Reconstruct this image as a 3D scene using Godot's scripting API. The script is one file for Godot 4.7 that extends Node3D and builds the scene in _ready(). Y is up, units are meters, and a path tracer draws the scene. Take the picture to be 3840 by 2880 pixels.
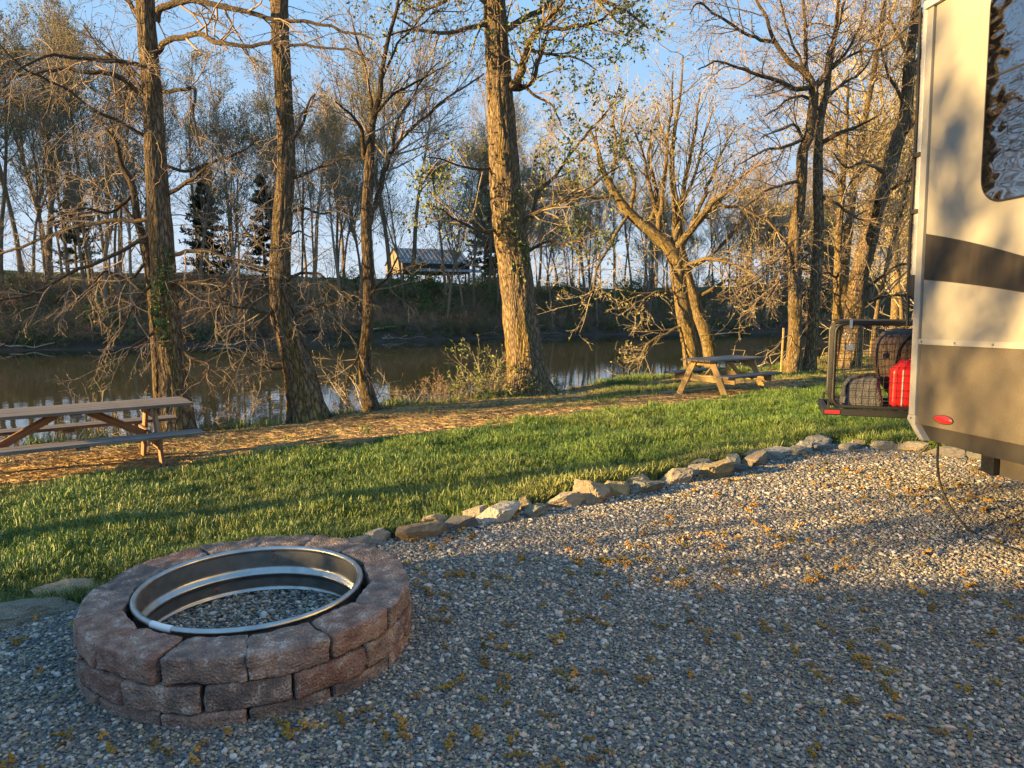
extends Node3D

# ---------------------------------------------------------------- mesh buffer
class MB:
	var v := PackedVector3Array()
	var n := PackedVector3Array()
	var uv := PackedVector2Array()
	var c := PackedColorArray()
	var ix := PackedInt32Array()
	var col := Color(1, 1, 1)
	func vert(p: Vector3, nn: Vector3, t := Vector2.ZERO) -> int:
		v.append(p); n.append(nn); uv.append(t); c.append(col)
		return v.size() - 1
	func tri(a: Vector3, b: Vector3, d: Vector3) -> void:      # counter-clockwise seen from outside
		var nn := (b - a).cross(d - a).normalized()
		var k := vert(a, nn, Vector2(a.x, a.y)); vert(b, nn, Vector2(b.x, b.y)); vert(d, nn, Vector2(d.x, d.y))
		ix.append(k); ix.append(k + 2); ix.append(k + 1)
	func quad(a: Vector3, b: Vector3, d: Vector3, e: Vector3) -> void:
		var nn := (d - a).cross(e - b).normalized()
		var k := vert(a, nn, Vector2(0, 0)); vert(b, nn, Vector2(1, 0)); vert(d, nn, Vector2(1, 1)); vert(e, nn, Vector2(0, 1))
		ix.append_array(PackedInt32Array([k, k + 2, k + 1, k, k + 3, k + 2]))
	func tube(pts: PackedVector3Array, rads: PackedFloat32Array, sides: int, vscale := 1.0, cap := false, uspan := 1.0) -> void:
		var m := pts.size()
		var base := v.size()
		var t := (pts[1] - pts[0]).normalized()
		var u := t.cross(Vector3(0.31, 0.17, 0.94)).normalized()
		if u.length() < 0.1: u = t.cross(Vector3.UP).normalized()
		var along := 0.0
		for i in m:
			var t2 := (pts[mini(i + 1, m - 1)] - pts[maxi(i - 1, 0)]).normalized()
			u = (u - t2 * u.dot(t2)).normalized()
			var w := t2.cross(u)
			if i > 0: along += pts[i].distance_to(pts[i - 1])
			for k in sides + 1:
				var a := TAU * k / sides
				var o := u * cos(a) + w * sin(a)
				vert(pts[i] + o * rads[i], o, Vector2(uspan * k / sides, along * vscale))
		var s1 := sides + 1
		for i in m - 1:
			for k in sides:
				var a := base + i * s1 + k
				ix.append(a); ix.append(a + s1 + 1); ix.append(a + 1)
				ix.append(a); ix.append(a + s1); ix.append(a + s1 + 1)
		if cap:
			for e in [0, m - 1]:
				var nn: Vector3 = (pts[0] - pts[1]).normalized() if e == 0 else (pts[m - 1] - pts[m - 2]).normalized()
				var cc := vert(pts[e], nn)
				var ring: Array = []
				for k in s1: ring.append(vert(v[base + e * s1 + k], nn))
				for k in sides:
					ix.append(cc)
					if e == 0: ix.append(ring[k]); ix.append(ring[k + 1])
					else: ix.append(ring[k + 1]); ix.append(ring[k])
	func rod(a: Vector3, b: Vector3, r: float, sides := 8) -> void:
		tube(PackedVector3Array([a, b]), PackedFloat32Array([r, r]), sides, 1.0, true)
	func cbox(ctr: Vector3, size: Vector3, bev := 0.004, bs := Basis()) -> void:   # box with chamfered edges
		var h := size / 2.0
		var b := minf(bev, minf(h.x, minf(h.y, h.z)) * 0.49)
		var g := func(p: Vector3) -> Vector3: return ctr + bs * p
		for ax in 3:
			for s: float in [-1.0, 1.0]:
				var a1 := (ax + 1) % 3
				var a2 := (ax + 2) % 3
				var q: Array = []
				for e in [[-1, -1], [1, -1], [1, 1], [-1, 1]]:
					var p := Vector3.ZERO
					p[ax] = s * h[ax]; p[a1] = e[0] * (h[a1] - b); p[a2] = e[1] * (h[a2] - b)
					q.append(g.call(p))
				if s > 0: quad(q[0], q[1], q[2], q[3])
				else: quad(q[3], q[2], q[1], q[0])
		for ax in 3:
			var a1 := (ax + 1) % 3
			var a2 := (ax + 2) % 3
			for s1: float in [-1.0, 1.0]:
				for s2: float in [-1.0, 1.0]:
					var q: Array = []
					for e: Array in [[0, -1.0], [0, 1.0], [1, 1.0], [1, -1.0]]:
						var p := Vector3.ZERO
						p[ax] = e[1] * (h[ax] - b)
						p[a1] = s1 * (h[a1] - (b if e[0] == 1 else 0.0)); p[a2] = s2 * (h[a2] - (0.0 if e[0] == 1 else b))
						q.append(g.call(p))
					var mid: Vector3 = (q[0] + q[2]) / 2.0 - ctr
					if (q[2] - q[0]).cross(q[3] - q[1]).dot(mid) > 0: quad(q[0], q[1], q[2], q[3])
					else: quad(q[3], q[2], q[1], q[0])
		for sx: float in [-1.0, 1.0]:
			for sy: float in [-1.0, 1.0]:
				for sz: float in [-1.0, 1.0]:
					var p1: Vector3 = g.call(Vector3(sx * h.x, sy * (h.y - b), sz * (h.z - b)))
					var p2: Vector3 = g.call(Vector3(sx * (h.x - b), sy * h.y, sz * (h.z - b)))
					var p3: Vector3 = g.call(Vector3(sx * (h.x - b), sy * (h.y - b), sz * h.z))
					if (p2 - p1).cross(p3 - p1).dot(p1 - ctr) > 0: tri(p1, p2, p3)
					else: tri(p1, p3, p2)
	func lathe(prof: PackedVector2Array, seg: int) -> void:   # profile of (radius, height), smooth
		var base := v.size()
		var m := prof.size()
		for i in m:
			var d := prof[mini(i + 1, m - 1)] - prof[maxi(i - 1, 0)]
			var nn := Vector2(d.y, -d.x).normalized()
			for k in seg + 1:
				var a := TAU * k / seg
				vert(Vector3(cos(a) * prof[i].x, prof[i].y, sin(a) * prof[i].x), Vector3(cos(a) * nn.x, nn.y, sin(a) * nn.x), Vector2(6.0 * k / seg, 1.0 * i / m))
		for i in m - 1:
			for k in seg:
				var a := base + i * (seg + 1) + k
				var b := a + seg + 1
				ix.append_array(PackedInt32Array([a, a + 1, b + 1, a, b + 1, b]))
	func prism(poly: PackedVector2Array, z0: float, z1: float) -> void:   # extruded outline (x, y), counter-clockwise seen from +z
		var t := Geometry2D.triangulate_polygon(poly)
		for s: float in [z0, z1]:
			for k in range(0, t.size(), 3):
				var a := Vector3(poly[t[k]].x, poly[t[k]].y, s)
				var b := Vector3(poly[t[k + 1]].x, poly[t[k + 1]].y, s)
				var d := Vector3(poly[t[k + 2]].x, poly[t[k + 2]].y, s)
				if ((b - a).cross(d - a).z > 0) == (s == maxf(z0, z1)): tri(a, b, d)
				else: tri(a, d, b)
		for k in poly.size():
			var p := poly[k]
			var q := poly[(k + 1) % poly.size()]
			quad(Vector3(p.x, p.y, maxf(z0, z1)), Vector3(p.x, p.y, minf(z0, z1)), Vector3(q.x, q.y, minf(z0, z1)), Vector3(q.x, q.y, maxf(z0, z1)))
	func mesh() -> ArrayMesh:
		var a := []
		a.resize(Mesh.ARRAY_MAX)
		a[Mesh.ARRAY_VERTEX] = v; a[Mesh.ARRAY_NORMAL] = n; a[Mesh.ARRAY_TEX_UV] = uv; a[Mesh.ARRAY_COLOR] = c; a[Mesh.ARRAY_INDEX] = ix
		var m := ArrayMesh.new()
		m.add_surface_from_arrays(Mesh.PRIMITIVE_TRIANGLES, a)
		return m

# ---------------------------------------------------------------- helpers
var rng := RandomNumberGenerator.new()
var noise := FastNoiseLite.new()
var used_names := {}
var M := {}

func numbered(called: String) -> String:
	if not used_names.has(called):
		used_names[called] = 0
		return called
	used_names[called] += 1
	return "%s_%03d" % [called, used_names[called]]

func tag(o: Node, label: String, category := "", group := "", kind := "") -> Node:
	if label: o.set_meta("label", label)
	if category: o.set_meta("category", category)
	if group: o.set_meta("group", group)
	if kind: o.set_meta("kind", kind)
	return o

func thing(called: String, label: String, category: String, at := Vector3.ZERO, turn := 0.0, group := "") -> Node3D:
	var o := Node3D.new()
	o.name = numbered(called)
	add_child(o, true)
	o.position = at
	o.rotation.y = turn
	tag(o, label, category, group)
	return o

func part(called: String, m: Mesh, mat: Material, parent: Node, at := Vector3.ZERO, bs := Basis()) -> MeshInstance3D:
	var o := MeshInstance3D.new()
	o.name = called if parent != self else numbered(called)
	o.mesh = m
	o.material_override = mat
	o.transform = Transform3D(bs, at)
	parent.add_child(o, true)
	return o

func structure(called: String, m: Mesh, mat: Material) -> MeshInstance3D:
	var o := part(called, m, mat, self)
	o.set_meta("kind", "structure")
	return o

func srgb(r: float, g: float, b: float) -> Color:   # from linear base colour
	return Color(r, g, b).linear_to_srgb()

func mat(r: float, g: float, b: float, rough := 0.8, metal := 0.0) -> StandardMaterial3D:
	var m := StandardMaterial3D.new()
	m.albedo_color = srgb(r, g, b)
	m.roughness = rough
	m.metallic = metal
	return m

func noise_image(w: int, h: int, freq: float, sd: int, octaves := 5, stretch := 1.0, kind := FastNoiseLite.TYPE_SIMPLEX_SMOOTH, fractal := FastNoiseLite.FRACTAL_FBM) -> Image:
	var f := FastNoiseLite.new()
	f.noise_type = kind
	f.seed = sd
	f.frequency = freq
	f.fractal_type = fractal
	f.fractal_octaves = octaves
	var im := f.get_seamless_image(w, maxi(8, int(h / stretch)))
	if stretch != 1.0: im.resize(w, h, Image.INTERPOLATE_CUBIC)
	im.convert(Image.FORMAT_L8)
	return im

# colour texture from layers: [image, weight]; ramp of linear colours over the weighted sum
func ramp_texture(layers: Array, offs: PackedFloat32Array, cols: Array) -> ImageTexture:
	var w: int = layers[0][0].get_width()
	var h: int = layers[0][0].get_height()
	var lut: Array = []
	var g := Gradient.new()
	g.offsets = offs
	var pc := PackedColorArray()
	for q in cols: pc.append(Color(q[0], q[1], q[2]).linear_to_srgb())
	g.colors = pc
	for i in 256: lut.append(g.sample(i / 255.0))
	var datas: Array = []
	for l in layers: datas.append(l[0].get_data())
	var out := PackedByteArray()
	out.resize(w * h * 3)
	for i in w * h:
		var s := 0.0
		for k in layers.size(): s += datas[k][i] * float(layers[k][1])
		var cc: Color = lut[clampi(int(s), 0, 255)]
		out[i * 3] = int(cc.r * 255); out[i * 3 + 1] = int(cc.g * 255); out[i * 3 + 2] = int(cc.b * 255)
	return ImageTexture.create_from_image(Image.create_from_data(w, h, false, Image.FORMAT_RGB8, out))

func grey_texture(im: Image) -> ImageTexture:
	return ImageTexture.create_from_image(im)

func tri_mat(tex: Texture2D, scale: Vector3, rough: float, bump: Texture2D = null, bump_cm := 1.0, world := true) -> StandardMaterial3D:
	var m := StandardMaterial3D.new()
	m.albedo_texture = tex
	m.roughness = rough
	m.uv1_triplanar = true
	m.uv1_world_triplanar = world
	m.uv1_scale = scale
	if bump:
		m.heightmap_enabled = true
		m.heightmap_texture = bump
		m.heightmap_scale = bump_cm
	return m

func lerp_line(pts: Array, x: float) -> float:   # piecewise linear y(x)
	if x <= pts[0][0]: return pts[0][1] + (x - pts[0][0]) * (pts[1][1] - pts[0][1]) / (pts[1][0] - pts[0][0])
	for i in pts.size() - 1:
		if x <= pts[i + 1][0]:
			return lerpf(pts[i][1], pts[i + 1][1], (x - pts[i][0]) / (pts[i + 1][0] - pts[i][0]))
	var k := pts.size() - 1
	return pts[k][1] + (x - pts[k][0]) * (pts[k][1] - pts[k - 1][1]) / (pts[k][0] - pts[k - 1][0])

# ---------------------------------------------------------------- the lie of the land (x to the right, d metres ahead = -z)
const BANK := [[-40.0, -16.0], [-14.0, 4.6], [-6.8, 10.9], [-5.5, 11.9], [-3.8, 13.0], [-2.4, 14.9], [1.1, 17.7], [5.3, 21.9], [9.8, 24.2], [19.3, 37.7], [40.0, 52.0], [120.0, 108.0]]
const SHORE := [[-90.0, 10.0], [-28.7, 40.2], [-21.0, 43.2], [-12.4, 47.2], [-0.2, 56.5], [12.0, 63.6], [26.0, 67.9], [45.0, 74.0], [120.0, 122.0]]
const LAWN_FAR := [[-9.0, 3.6], [-5.05, 6.9], [-3.9, 7.75], [-2.4, 9.1], [-0.7, 10.4], [2.4, 12.5], [4.4, 13.7], [6.6, 15.4], [9.0, 18.2], [14.0, 23.5]]
const EDGE := [[-6.0, 0.5], [-2.3, 3.26], [-0.75, 4.42], [0.19, 5.2], [1.14, 5.89], [2.17, 6.68], [3.42, 7.5], [3.99, 7.22], [4.4, 6.89], [8.0, 3.0]]
const WATER := -1.1

func stone_line(x: float) -> float: return 3.26 + 0.746 * (x + 2.3)

func ground(x: float, z: float) -> float:
	var d := -z
	var bd := lerp_line(BANK, x)
	var sd := lerp_line(SHORE, x)
	var h := 0.0
	if d <= bd:
		var s := stone_line(x)
		var u := clampf((d - s) / maxf(bd - s, 1.0), 0.0, 1.0)
		h = -0.65 * pow(u, 0.85) if u > 0 else 0.0
		if u > 0.35: h += (u - 0.35) * 0.10 * noise.get_noise_2d(x * 3.0, d * 3.0)
		if x > 12.0: h += clampf((x - 12.0) / 30.0, 0.0, 1.0) * 1.0 * clampf((bd - d) / 12.0, 0.0, 1.0)
	else:
		var db := (d - bd) * 0.78
		var df := (d - sd) * 0.88
		if df < -2.5 or (df < 0.0 and db < 8.0 and df < -db):
			h = lerpf(-0.65, -1.9, smoothstep(0.0, 1.6, db))
		else:
			h = lerpf(-1.9, -1.02, smoothstep(-2.5, 0.0, df))
			if df > 0:
				var crest := lerp_line([[-120.0, 9.0], [-70.0, 6.0], [-38.0, 4.0], [-24.0, 4.1], [-7.0, 3.6], [10.0, 3.2], [30.0, 3.6], [60.0, 6.0]], x)
				h = -1.02 + 0.55 * smoothstep(0.0, 0.7, df + 0.35 * noise.get_noise_2d(x * 4.0, 7.0))
				h += (crest + 0.45) * smoothstep(0.0, 19.0, df) * 0.75 + (crest + 0.45) * 0.25 * smoothstep(0.0, 9.0, df)
				h += 0.5 * noise.get_noise_2d(x * 1.5, d * 1.5) * smoothstep(0.5, 4.0, df) * (1.0 - 0.6 * smoothstep(14.0, 22.0, df))
	return h

func on_ground(x: float, d: float, lift := 0.0) -> Vector3:
	return Vector3(x, ground(x, -d) + lift, -d)

func in_gravel(x: float, d: float) -> bool: return d < lerp_line(EDGE, x)

func setup_view() -> void:
	var cam := Camera3D.new()
	cam.name = "camera"
	cam.fov = 56.28
	cam.near = 0.05
	cam.far = 4000.0
	cam.position = Vector3(0, 1.5, 0)
	cam.rotation_degrees = Vector3(-6.38, 0, 0)
	add_child(cam)
	cam.current = true
	var env := Environment.new()
	env.background_mode = Environment.BG_SKY
	var sm := ProceduralSkyMaterial.new()
	sm.sky_top_color = Color(0.315, 0.460, 0.585)
	sm.sky_horizon_color = Color(0.525, 0.55, 0.575)
	sm.sky_curve = 0.16
	sm.ground_bottom_color = Color(0.25, 0.23, 0.2)
	sm.ground_horizon_color = Color(0.5, 0.48, 0.45)
	sm.sun_angle_max = 12.0
	sm.sun_curve = 0.1
	sm.sky_energy_multiplier = 0.9
	var sky := Sky.new()
	sky.sky_material = sm
	env.sky = sky
	env.tonemap_mode = Environment.TONE_MAPPER_LINEAR
	env.tonemap_exposure = 4.2
	env.sdfgi_enabled = true
	env.ssao_enabled = true
	env.ssil_enabled = true
	var we := WorldEnvironment.new()
	we.name = "world_environment"
	we.environment = env
	add_child(we)
	var sun := DirectionalLight3D.new()
	sun.name = "sun"
	var az := deg_to_rad(-110.0)
	var el := deg_to_rad(11.0)
	var to_sun := Vector3(sin(az) * cos(el), sin(el), -cos(az) * cos(el))
	add_child(sun)
	sun.look_at_from_position(to_sun * 50.0, Vector3.ZERO, Vector3.UP)
	sun.light_color = Color(1.0, 0.82, 0.52)
	sun.light_energy = 1.6
	sun.light_angular_distance = 0.6
	sun.shadow_enabled = true

func _ready() -> void:
	rng.seed = 20240407
	noise.seed = 11
	noise.frequency = 0.11
	noise.fractal_octaves = 3
	setup_view()
	make_materials()
	build_land()
	print("land ", Time.get_ticks_msec())
	build_fire_pit()
	build_border_stones()
	build_camper()
	build_carrier()
	build_tables()
	print("objects ", Time.get_ticks_msec())
	build_barn()
	build_near_trees()
	print("near trees ", Time.get_ticks_msec())
	build_far_woods()
	print("far woods ", Time.get_ticks_msec())
	build_bank_plants()
	build_shade_casters()
	scatter_gravel()
	scatter_grass()
	scatter_straw()
	print("done ", Time.get_ticks_msec())

# ---------------------------------------------------------------- materials
func make_materials() -> void:
	var fine := noise_image(512, 512, 0.06, 3, 4)
	var mid := noise_image(512, 512, 0.02, 5, 4)
	var broad := noise_image(512, 512, 0.006, 8, 3)
	var cells := noise_image(512, 512, 0.05, 9, 2, 1.0, FastNoiseLite.TYPE_CELLULAR)
	M.fine = grey_texture(fine)
	M.mid = grey_texture(mid)
	# bark: long furrows along the trunk
	var bark_a := noise_image(256, 512, 0.045, 21, 3, 5.0, FastNoiseLite.TYPE_SIMPLEX_SMOOTH, FastNoiseLite.FRACTAL_RIDGED)
	var bark_b := noise_image(256, 512, 0.07, 22, 3, 2.0)
	var bark_t := ramp_texture([[bark_a, 0.75], [bark_b, 0.35]], [0.0, 0.35, 0.62, 1.0], [[0.37, 0.275, 0.155], [0.27, 0.20, 0.115], [0.12, 0.086, 0.052], [0.028, 0.021, 0.015]])
	bark_a.adjust_bcs(1.0, 1.3, 1.0)
	var inv := bark_a.duplicate() as Image
	for name_and in [["bark", Color(1, 1, 1), 3.0], ["bark_pale", Color(1, 1, 0.9), 1.0], ["bark_dark", Color(0.8, 0.78, 0.76), 1.8]]:
		var m := StandardMaterial3D.new()
		m.albedo_texture = bark_t
		m.albedo_color = name_and[1]
		m.roughness = 0.95
		m.heightmap_enabled = true
		m.heightmap_texture = grey_texture(inv)
		m.heightmap_scale = -name_and[2]
		m.vertex_color_use_as_albedo = true
		M[name_and[0]] = m
	M.twig = mat(0.25, 0.19, 0.135, 0.9)
	M.twig_pale = mat(0.38, 0.31, 0.20, 0.9)
	M.twig_far = mat(0.22, 0.175, 0.125, 0.95)
	M.bark_far = mat(0.20, 0.155, 0.10, 0.95)
	for a in [["bud_far", 0.22, 0.21, 0.085], ["bud_green", 0.17, 0.20, 0.06], ["leaf_young", 0.13, 0.17, 0.04], ["bud_red", 0.21, 0.165, 0.10], ["cedar", 0.030, 0.050, 0.022], ["leaf_shrub", 0.085, 0.14, 0.03], ["leaf_dry", 0.26, 0.15, 0.07]]:
		var m := mat(a[1], a[2], a[3], 0.7)
		m.backlight = srgb(0.35, 0.35, 0.2) if a[0] != "cedar" else Color(0, 0, 0)
		M[a[0]] = m
	# ground
	var m := tri_mat(ramp_texture([[fine, 0.55], [cells, 0.25], [mid, 0.35]], [0.0, 0.4, 0.65, 1.0], [[0.35, 0.35, 0.35], [0.75, 0.75, 0.75], [1.0, 1.0, 1.0], [1.0, 1.0, 1.0]]), Vector3(0.9, 0.9, 0.9), 0.95, grey_texture(fine), 4.0)
	m.vertex_color_use_as_albedo = true
	M.ground = m
	M.gravel_bed = tri_mat(ramp_texture([[cells, 0.6], [fine, 0.5]], [0.0, 0.45, 1.0], [[0.05, 0.052, 0.056], [0.15, 0.15, 0.15], [0.26, 0.25, 0.24]]), Vector3(3.0, 3.0, 3.0), 0.95, grey_texture(cells), 1.0)
	M.lawn_soil = tri_mat(ramp_texture([[fine, 0.5], [mid, 0.5]], [0.0, 0.45, 0.6, 1.0], [[0.02, 0.022, 0.010], [0.035, 0.045, 0.014], [0.055, 0.07, 0.02], [0.09, 0.08, 0.04]]), Vector3(1.3, 1.3, 1.3), 0.95)
	M.stone = mat(1, 1, 1, 0.85)
	M.stone.vertex_color_use_as_albedo = true
	var rock_t := ramp_texture([[fine, 0.5], [mid, 0.35], [broad, 0.2]], [0.0, 0.36, 0.5, 0.64, 1.0], [[0.35, 0.33, 0.30], [0.72, 0.70, 0.66], [1.0, 0.98, 0.93], [0.85, 0.80, 0.70], [0.55, 0.42, 0.30]])
	M.rock = tri_mat(rock_t, Vector3(4.5, 7.0, 4.5), 0.85, grey_texture(fine), 3.0)
	M.rock.vertex_color_use_as_albedo = true
	# concrete wall block: brown-red and charcoal blended, pale scuffs
	var scuff := noise_image(512, 512, 0.05, 31, 5, 1.0, FastNoiseLite.TYPE_SIMPLEX_SMOOTH, FastNoiseLite.FRACTAL_RIDGED)
	var block_sets := [[[0.10, 0.085, 0.085], [0.19, 0.135, 0.115], [0.27, 0.18, 0.14]], [[0.15, 0.088, 0.072], [0.25, 0.14, 0.105], [0.31, 0.20, 0.155]], [[0.075, 0.070, 0.072], [0.135, 0.108, 0.10], [0.21, 0.15, 0.125]], [[0.13, 0.075, 0.062], [0.21, 0.105, 0.08], [0.25, 0.165, 0.13]]]
	M.blocks = []
	for k in block_sets.size():
		var blend := noise_image(512, 512, 0.008, 40 + k, 3)
		var t: Array = block_sets[k]
		var bm := tri_mat(ramp_texture([[blend, 0.56], [fine, 0.34], [scuff, 0.26]], [0.0, 0.38, 0.54, 0.66, 0.72, 0.84], [t[0], t[0], t[1], t[2], t[2], [0.48, 0.42, 0.38]]), Vector3(2.2 + 0.3 * k, 2.2, 2.2), 0.88, grey_texture(fine), 1.3)
		M.blocks.append(bm)
	# timber: grain runs along each board's own x axis
	var grain := noise_image(256, 512, 0.03, 51, 4, 8.0)
	grain.rotate_90(CLOCKWISE)
	var grain2 := noise_image(256, 512, 0.09, 52, 3, 10.0)
	grain2.rotate_90(CLOCKWISE)
	var wood_bump := grey_texture(grain2)
	for a in [["wood_grey", [0.06, 0.055, 0.055], [0.14, 0.128, 0.12], [0.24, 0.215, 0.19]], ["wood_grey_warm", [0.075, 0.055, 0.045], [0.15, 0.115, 0.092], [0.23, 0.18, 0.14]], ["wood_brown", [0.13, 0.065, 0.035], [0.24, 0.13, 0.07], [0.32, 0.19, 0.11]], ["wood_yellow", [0.30, 0.19, 0.075], [0.44, 0.30, 0.13], [0.52, 0.38, 0.18]]]:
		M[a[0]] = tri_mat(ramp_texture([[grain, 0.6], [grain2, 0.45]], [0.15, 0.5, 0.85], [a[1], a[2], a[3]]), Vector3(0.8, 3.2, 3.2), 0.8, wood_bump, 0.25, false)
	# metal and plastics
	var spangle := noise_image(256, 256, 0.03, 61, 2, 1.0, FastNoiseLite.TYPE_CELLULAR)
	M.galvanised = tri_mat(ramp_texture([[spangle, 0.25], [noise_image(256, 256, 0.02, 62, 4), 0.75]], [0.2, 0.5, 0.8], [[0.30, 0.31, 0.31], [0.40, 0.41, 0.41], [0.50, 0.50, 0.49]]), Vector3(2, 2, 2), 0.30)
	M.galvanised.metallic = 0.95
	M.galvanised.roughness = 0.32
	M.white_label = mat(0.72, 0.72, 0.74, 0.6)
	var film := noise_image(256, 256, 0.012, 63, 4)
	M.rv_cream = tri_mat(ramp_texture([[film, 0.7], [noise_image(256, 256, 0.05, 64, 3), 0.3]], [0.2, 0.8], [[0.262, 0.250, 0.222], [0.300, 0.285, 0.252]]), Vector3(0.5, 0.5, 0.5), 0.30, null, 0, false)
	M.rv_taupe = tri_mat(ramp_texture([[film, 0.4], [noise_image(256, 256, 0.2, 65, 2), 0.6]], [0.2, 0.8], [[0.13, 0.112, 0.088], [0.18, 0.156, 0.122]]), Vector3(1.5, 1.5, 1.5), 0.34, null, 0, false)
	M.rv_taupe.metallic = 0.25
	M.rv_stripe = tri_mat(ramp_texture([[film, 0.4], [grain, 0.0]] if false else [[film, 0.5], [noise_image(256, 256, 0.03, 66, 4, 6.0), 0.5]], [0.2, 0.8], [[0.022, 0.019, 0.016], [0.045, 0.037, 0.028]]), Vector3(1.2, 1.2, 1.2), 0.4, null, 0, false)
	M.rv_trim = mat(0.34, 0.33, 0.305, 0.4)
	M.rv_white = mat(0.46, 0.46, 0.455, 0.35)
	M.black_metal = mat(0.018, 0.018, 0.019, 0.45)
	M.black_rubber = mat(0.022, 0.022, 0.023, 0.7)
	M.dark_underside = mat(0.03, 0.027, 0.024, 0.6)
	M.screw = mat(0.5, 0.5, 0.5, 0.35, 0.9)
	M.steel = mat(0.55, 0.56, 0.57, 0.25, 0.95)
	M.red_lens = mat(0.50, 0.008, 0.012, 0.18)
	M.red_lens.clearcoat_enabled = true
	M.red_plastic = mat(0.52, 0.012, 0.016, 0.38)
	M.cream_plastic = mat(0.62, 0.55, 0.32, 0.45)
	M.grey_cloth = tri_mat(ramp_texture([[fine, 0.6], [mid, 0.4]], [0.2, 0.8], [[0.07, 0.072, 0.085], [0.12, 0.122, 0.14]]), Vector3(4, 4, 4), 0.9, grey_texture(mid), 0.8)
	M.brown_cover = tri_mat(ramp_texture([[fine, 0.6], [mid, 0.4]], [0.2, 0.8], [[0.050, 0.032, 0.026], [0.082, 0.054, 0.042]]), Vector3(3, 3, 3), 0.75, grey_texture(mid), 0.7)
	var glass := mat(0.03, 0.032, 0.034, 0.02)
	glass.metallic_specular = 1.0
	glass.metallic = 1.0
	glass.albedo_color = srgb(0.36, 0.36, 0.37)
	glass.heightmap_enabled = true
	glass.heightmap_texture = grey_texture(noise_image(256, 256, 0.012, 71, 2, 0.35))
	glass.heightmap_scale = 0.10
	glass.uv1_triplanar = true
	glass.uv1_scale = Vector3(0.9, 0.9, 0.9)
	M.window_glass = glass
	var water := mat(0.045, 0.041, 0.020, 0.03)
	water.uv1_triplanar = true
	water.uv1_world_triplanar = true
	water.uv1_scale = Vector3(0.16, 0.16, 0.16)
	water.heightmap_enabled = true
	water.heightmap_texture = grey_texture(noise_image(512, 512, 0.022, 72, 3))
	water.heightmap_scale = 0.09
	M.water = water
	M.barn_roof = mat(0.13, 0.14, 0.165, 0.45, 0.3)
	M.barn_wall = mat(0.20, 0.16, 0.12, 0.85)
	M.barn_dark = mat(0.10, 0.075, 0.055, 0.9)
	M.barn_post = mat(0.20, 0.15, 0.11, 0.9)
	var g := mat(1, 1, 1, 0.55)
	g.vertex_color_use_as_albedo = true
	g.backlight = srgb(0.6, 0.7, 0.15)
	M.grass = g
	M.straw = mat(1, 1, 1, 0.75)
	M.straw.vertex_color_use_as_albedo = true
	M.catkin = mat(1, 1, 1, 0.9)
	M.catkin.vertex_color_use_as_albedo = true

# ---------------------------------------------------------------- land
func sheet(cols: PackedFloat32Array, rows_of: Callable, nrow: int, y_of: Callable, color_of = null) -> MB:
	var mb := MB.new()
	for i in cols.size():
		var ds: PackedFloat32Array = rows_of.call(cols[i])
		for j in nrow:
			var x := cols[i]
			var z := -ds[j]
			var y: float = y_of.call(x, z)
			if color_of != null: mb.col = color_of.call(x, z, y)
			mb.vert(Vector3(x, y, z), Vector3.UP, Vector2(x, z))
	for i in cols.size() - 1:
		for j in nrow - 1:
			var a := i * nrow + j
			mb.ix.append_array(PackedInt32Array([a, a + 1, a + nrow + 1, a, a + nrow + 1, a + nrow]))
	# normals from neighbours
	for i in cols.size():
		for j in nrow:
			var a := mb.v[maxi(i - 1, 0) * nrow + j]
			var b := mb.v[mini(i + 1, cols.size() - 1) * nrow + j]
			var p := mb.v[i * nrow + maxi(j - 1, 0)]
			var q := mb.v[i * nrow + mini(j + 1, nrow - 1)]
			var nn := (b - a).cross(q - p)
			if nn.y < 0: nn = -nn
			mb.n[i * nrow + j] = nn.normalized()
	return mb

func steps(spec: Array) -> PackedFloat32Array:
	var out := PackedFloat32Array()
	for s in spec:
		var x: float = s[0]
		while x < s[1] - 0.001:
			out.append(x)
			x += s[2]
	out.append(spec[spec.size() - 1][1])
	return out

func ground_color(x: float, z: float, _y: float) -> Color:
	var d := -z
	var bd := lerp_line(BANK, x)
	var sd := lerp_line(SHORE, x)
	var nz := noise.get_noise_2d(x * 6.0, d * 6.0)
	var nb := noise.get_noise_2d(x * 1.3 + 50.0, d * 1.3)
	if d < bd + 0.1:
		if d < lerp_line(LAWN_FAR, x) - 0.4: return Color(0.05, 0.055, 0.025)
		var dirt := Color(0.22, 0.14, 0.07).lerp(Color(0.13, 0.12, 0.05), clampf(0.5 + nb * 1.6, 0.0, 1.0))
		return dirt.lerp(Color(0.34, 0.25, 0.12), clampf(nz + 0.3, 0.0, 1.0))
	var df := (d - sd) * 0.88
	if df < 0.0: return Color(0.075, 0.058, 0.04)
	var litter := Color(0.14, 0.085, 0.05).lerp(Color(0.06, 0.046, 0.03), clampf(0.5 + nz * 1.5, 0.0, 1.0))
	if df < 1.2 + nz: litter = Color(0.085, 0.062, 0.042)
	var green := smoothstep(4.0, 11.0, df + nb * 9.0) * (0.25 if x < -16.0 else 0.8)
	if df > 15.0: green = maxf(green, smoothstep(15.0, 19.0, df + nb * 3.0))
	return litter.lerp(Color(0.085, 0.15, 0.03), clampf(green, 0.0, 1.0))

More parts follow.
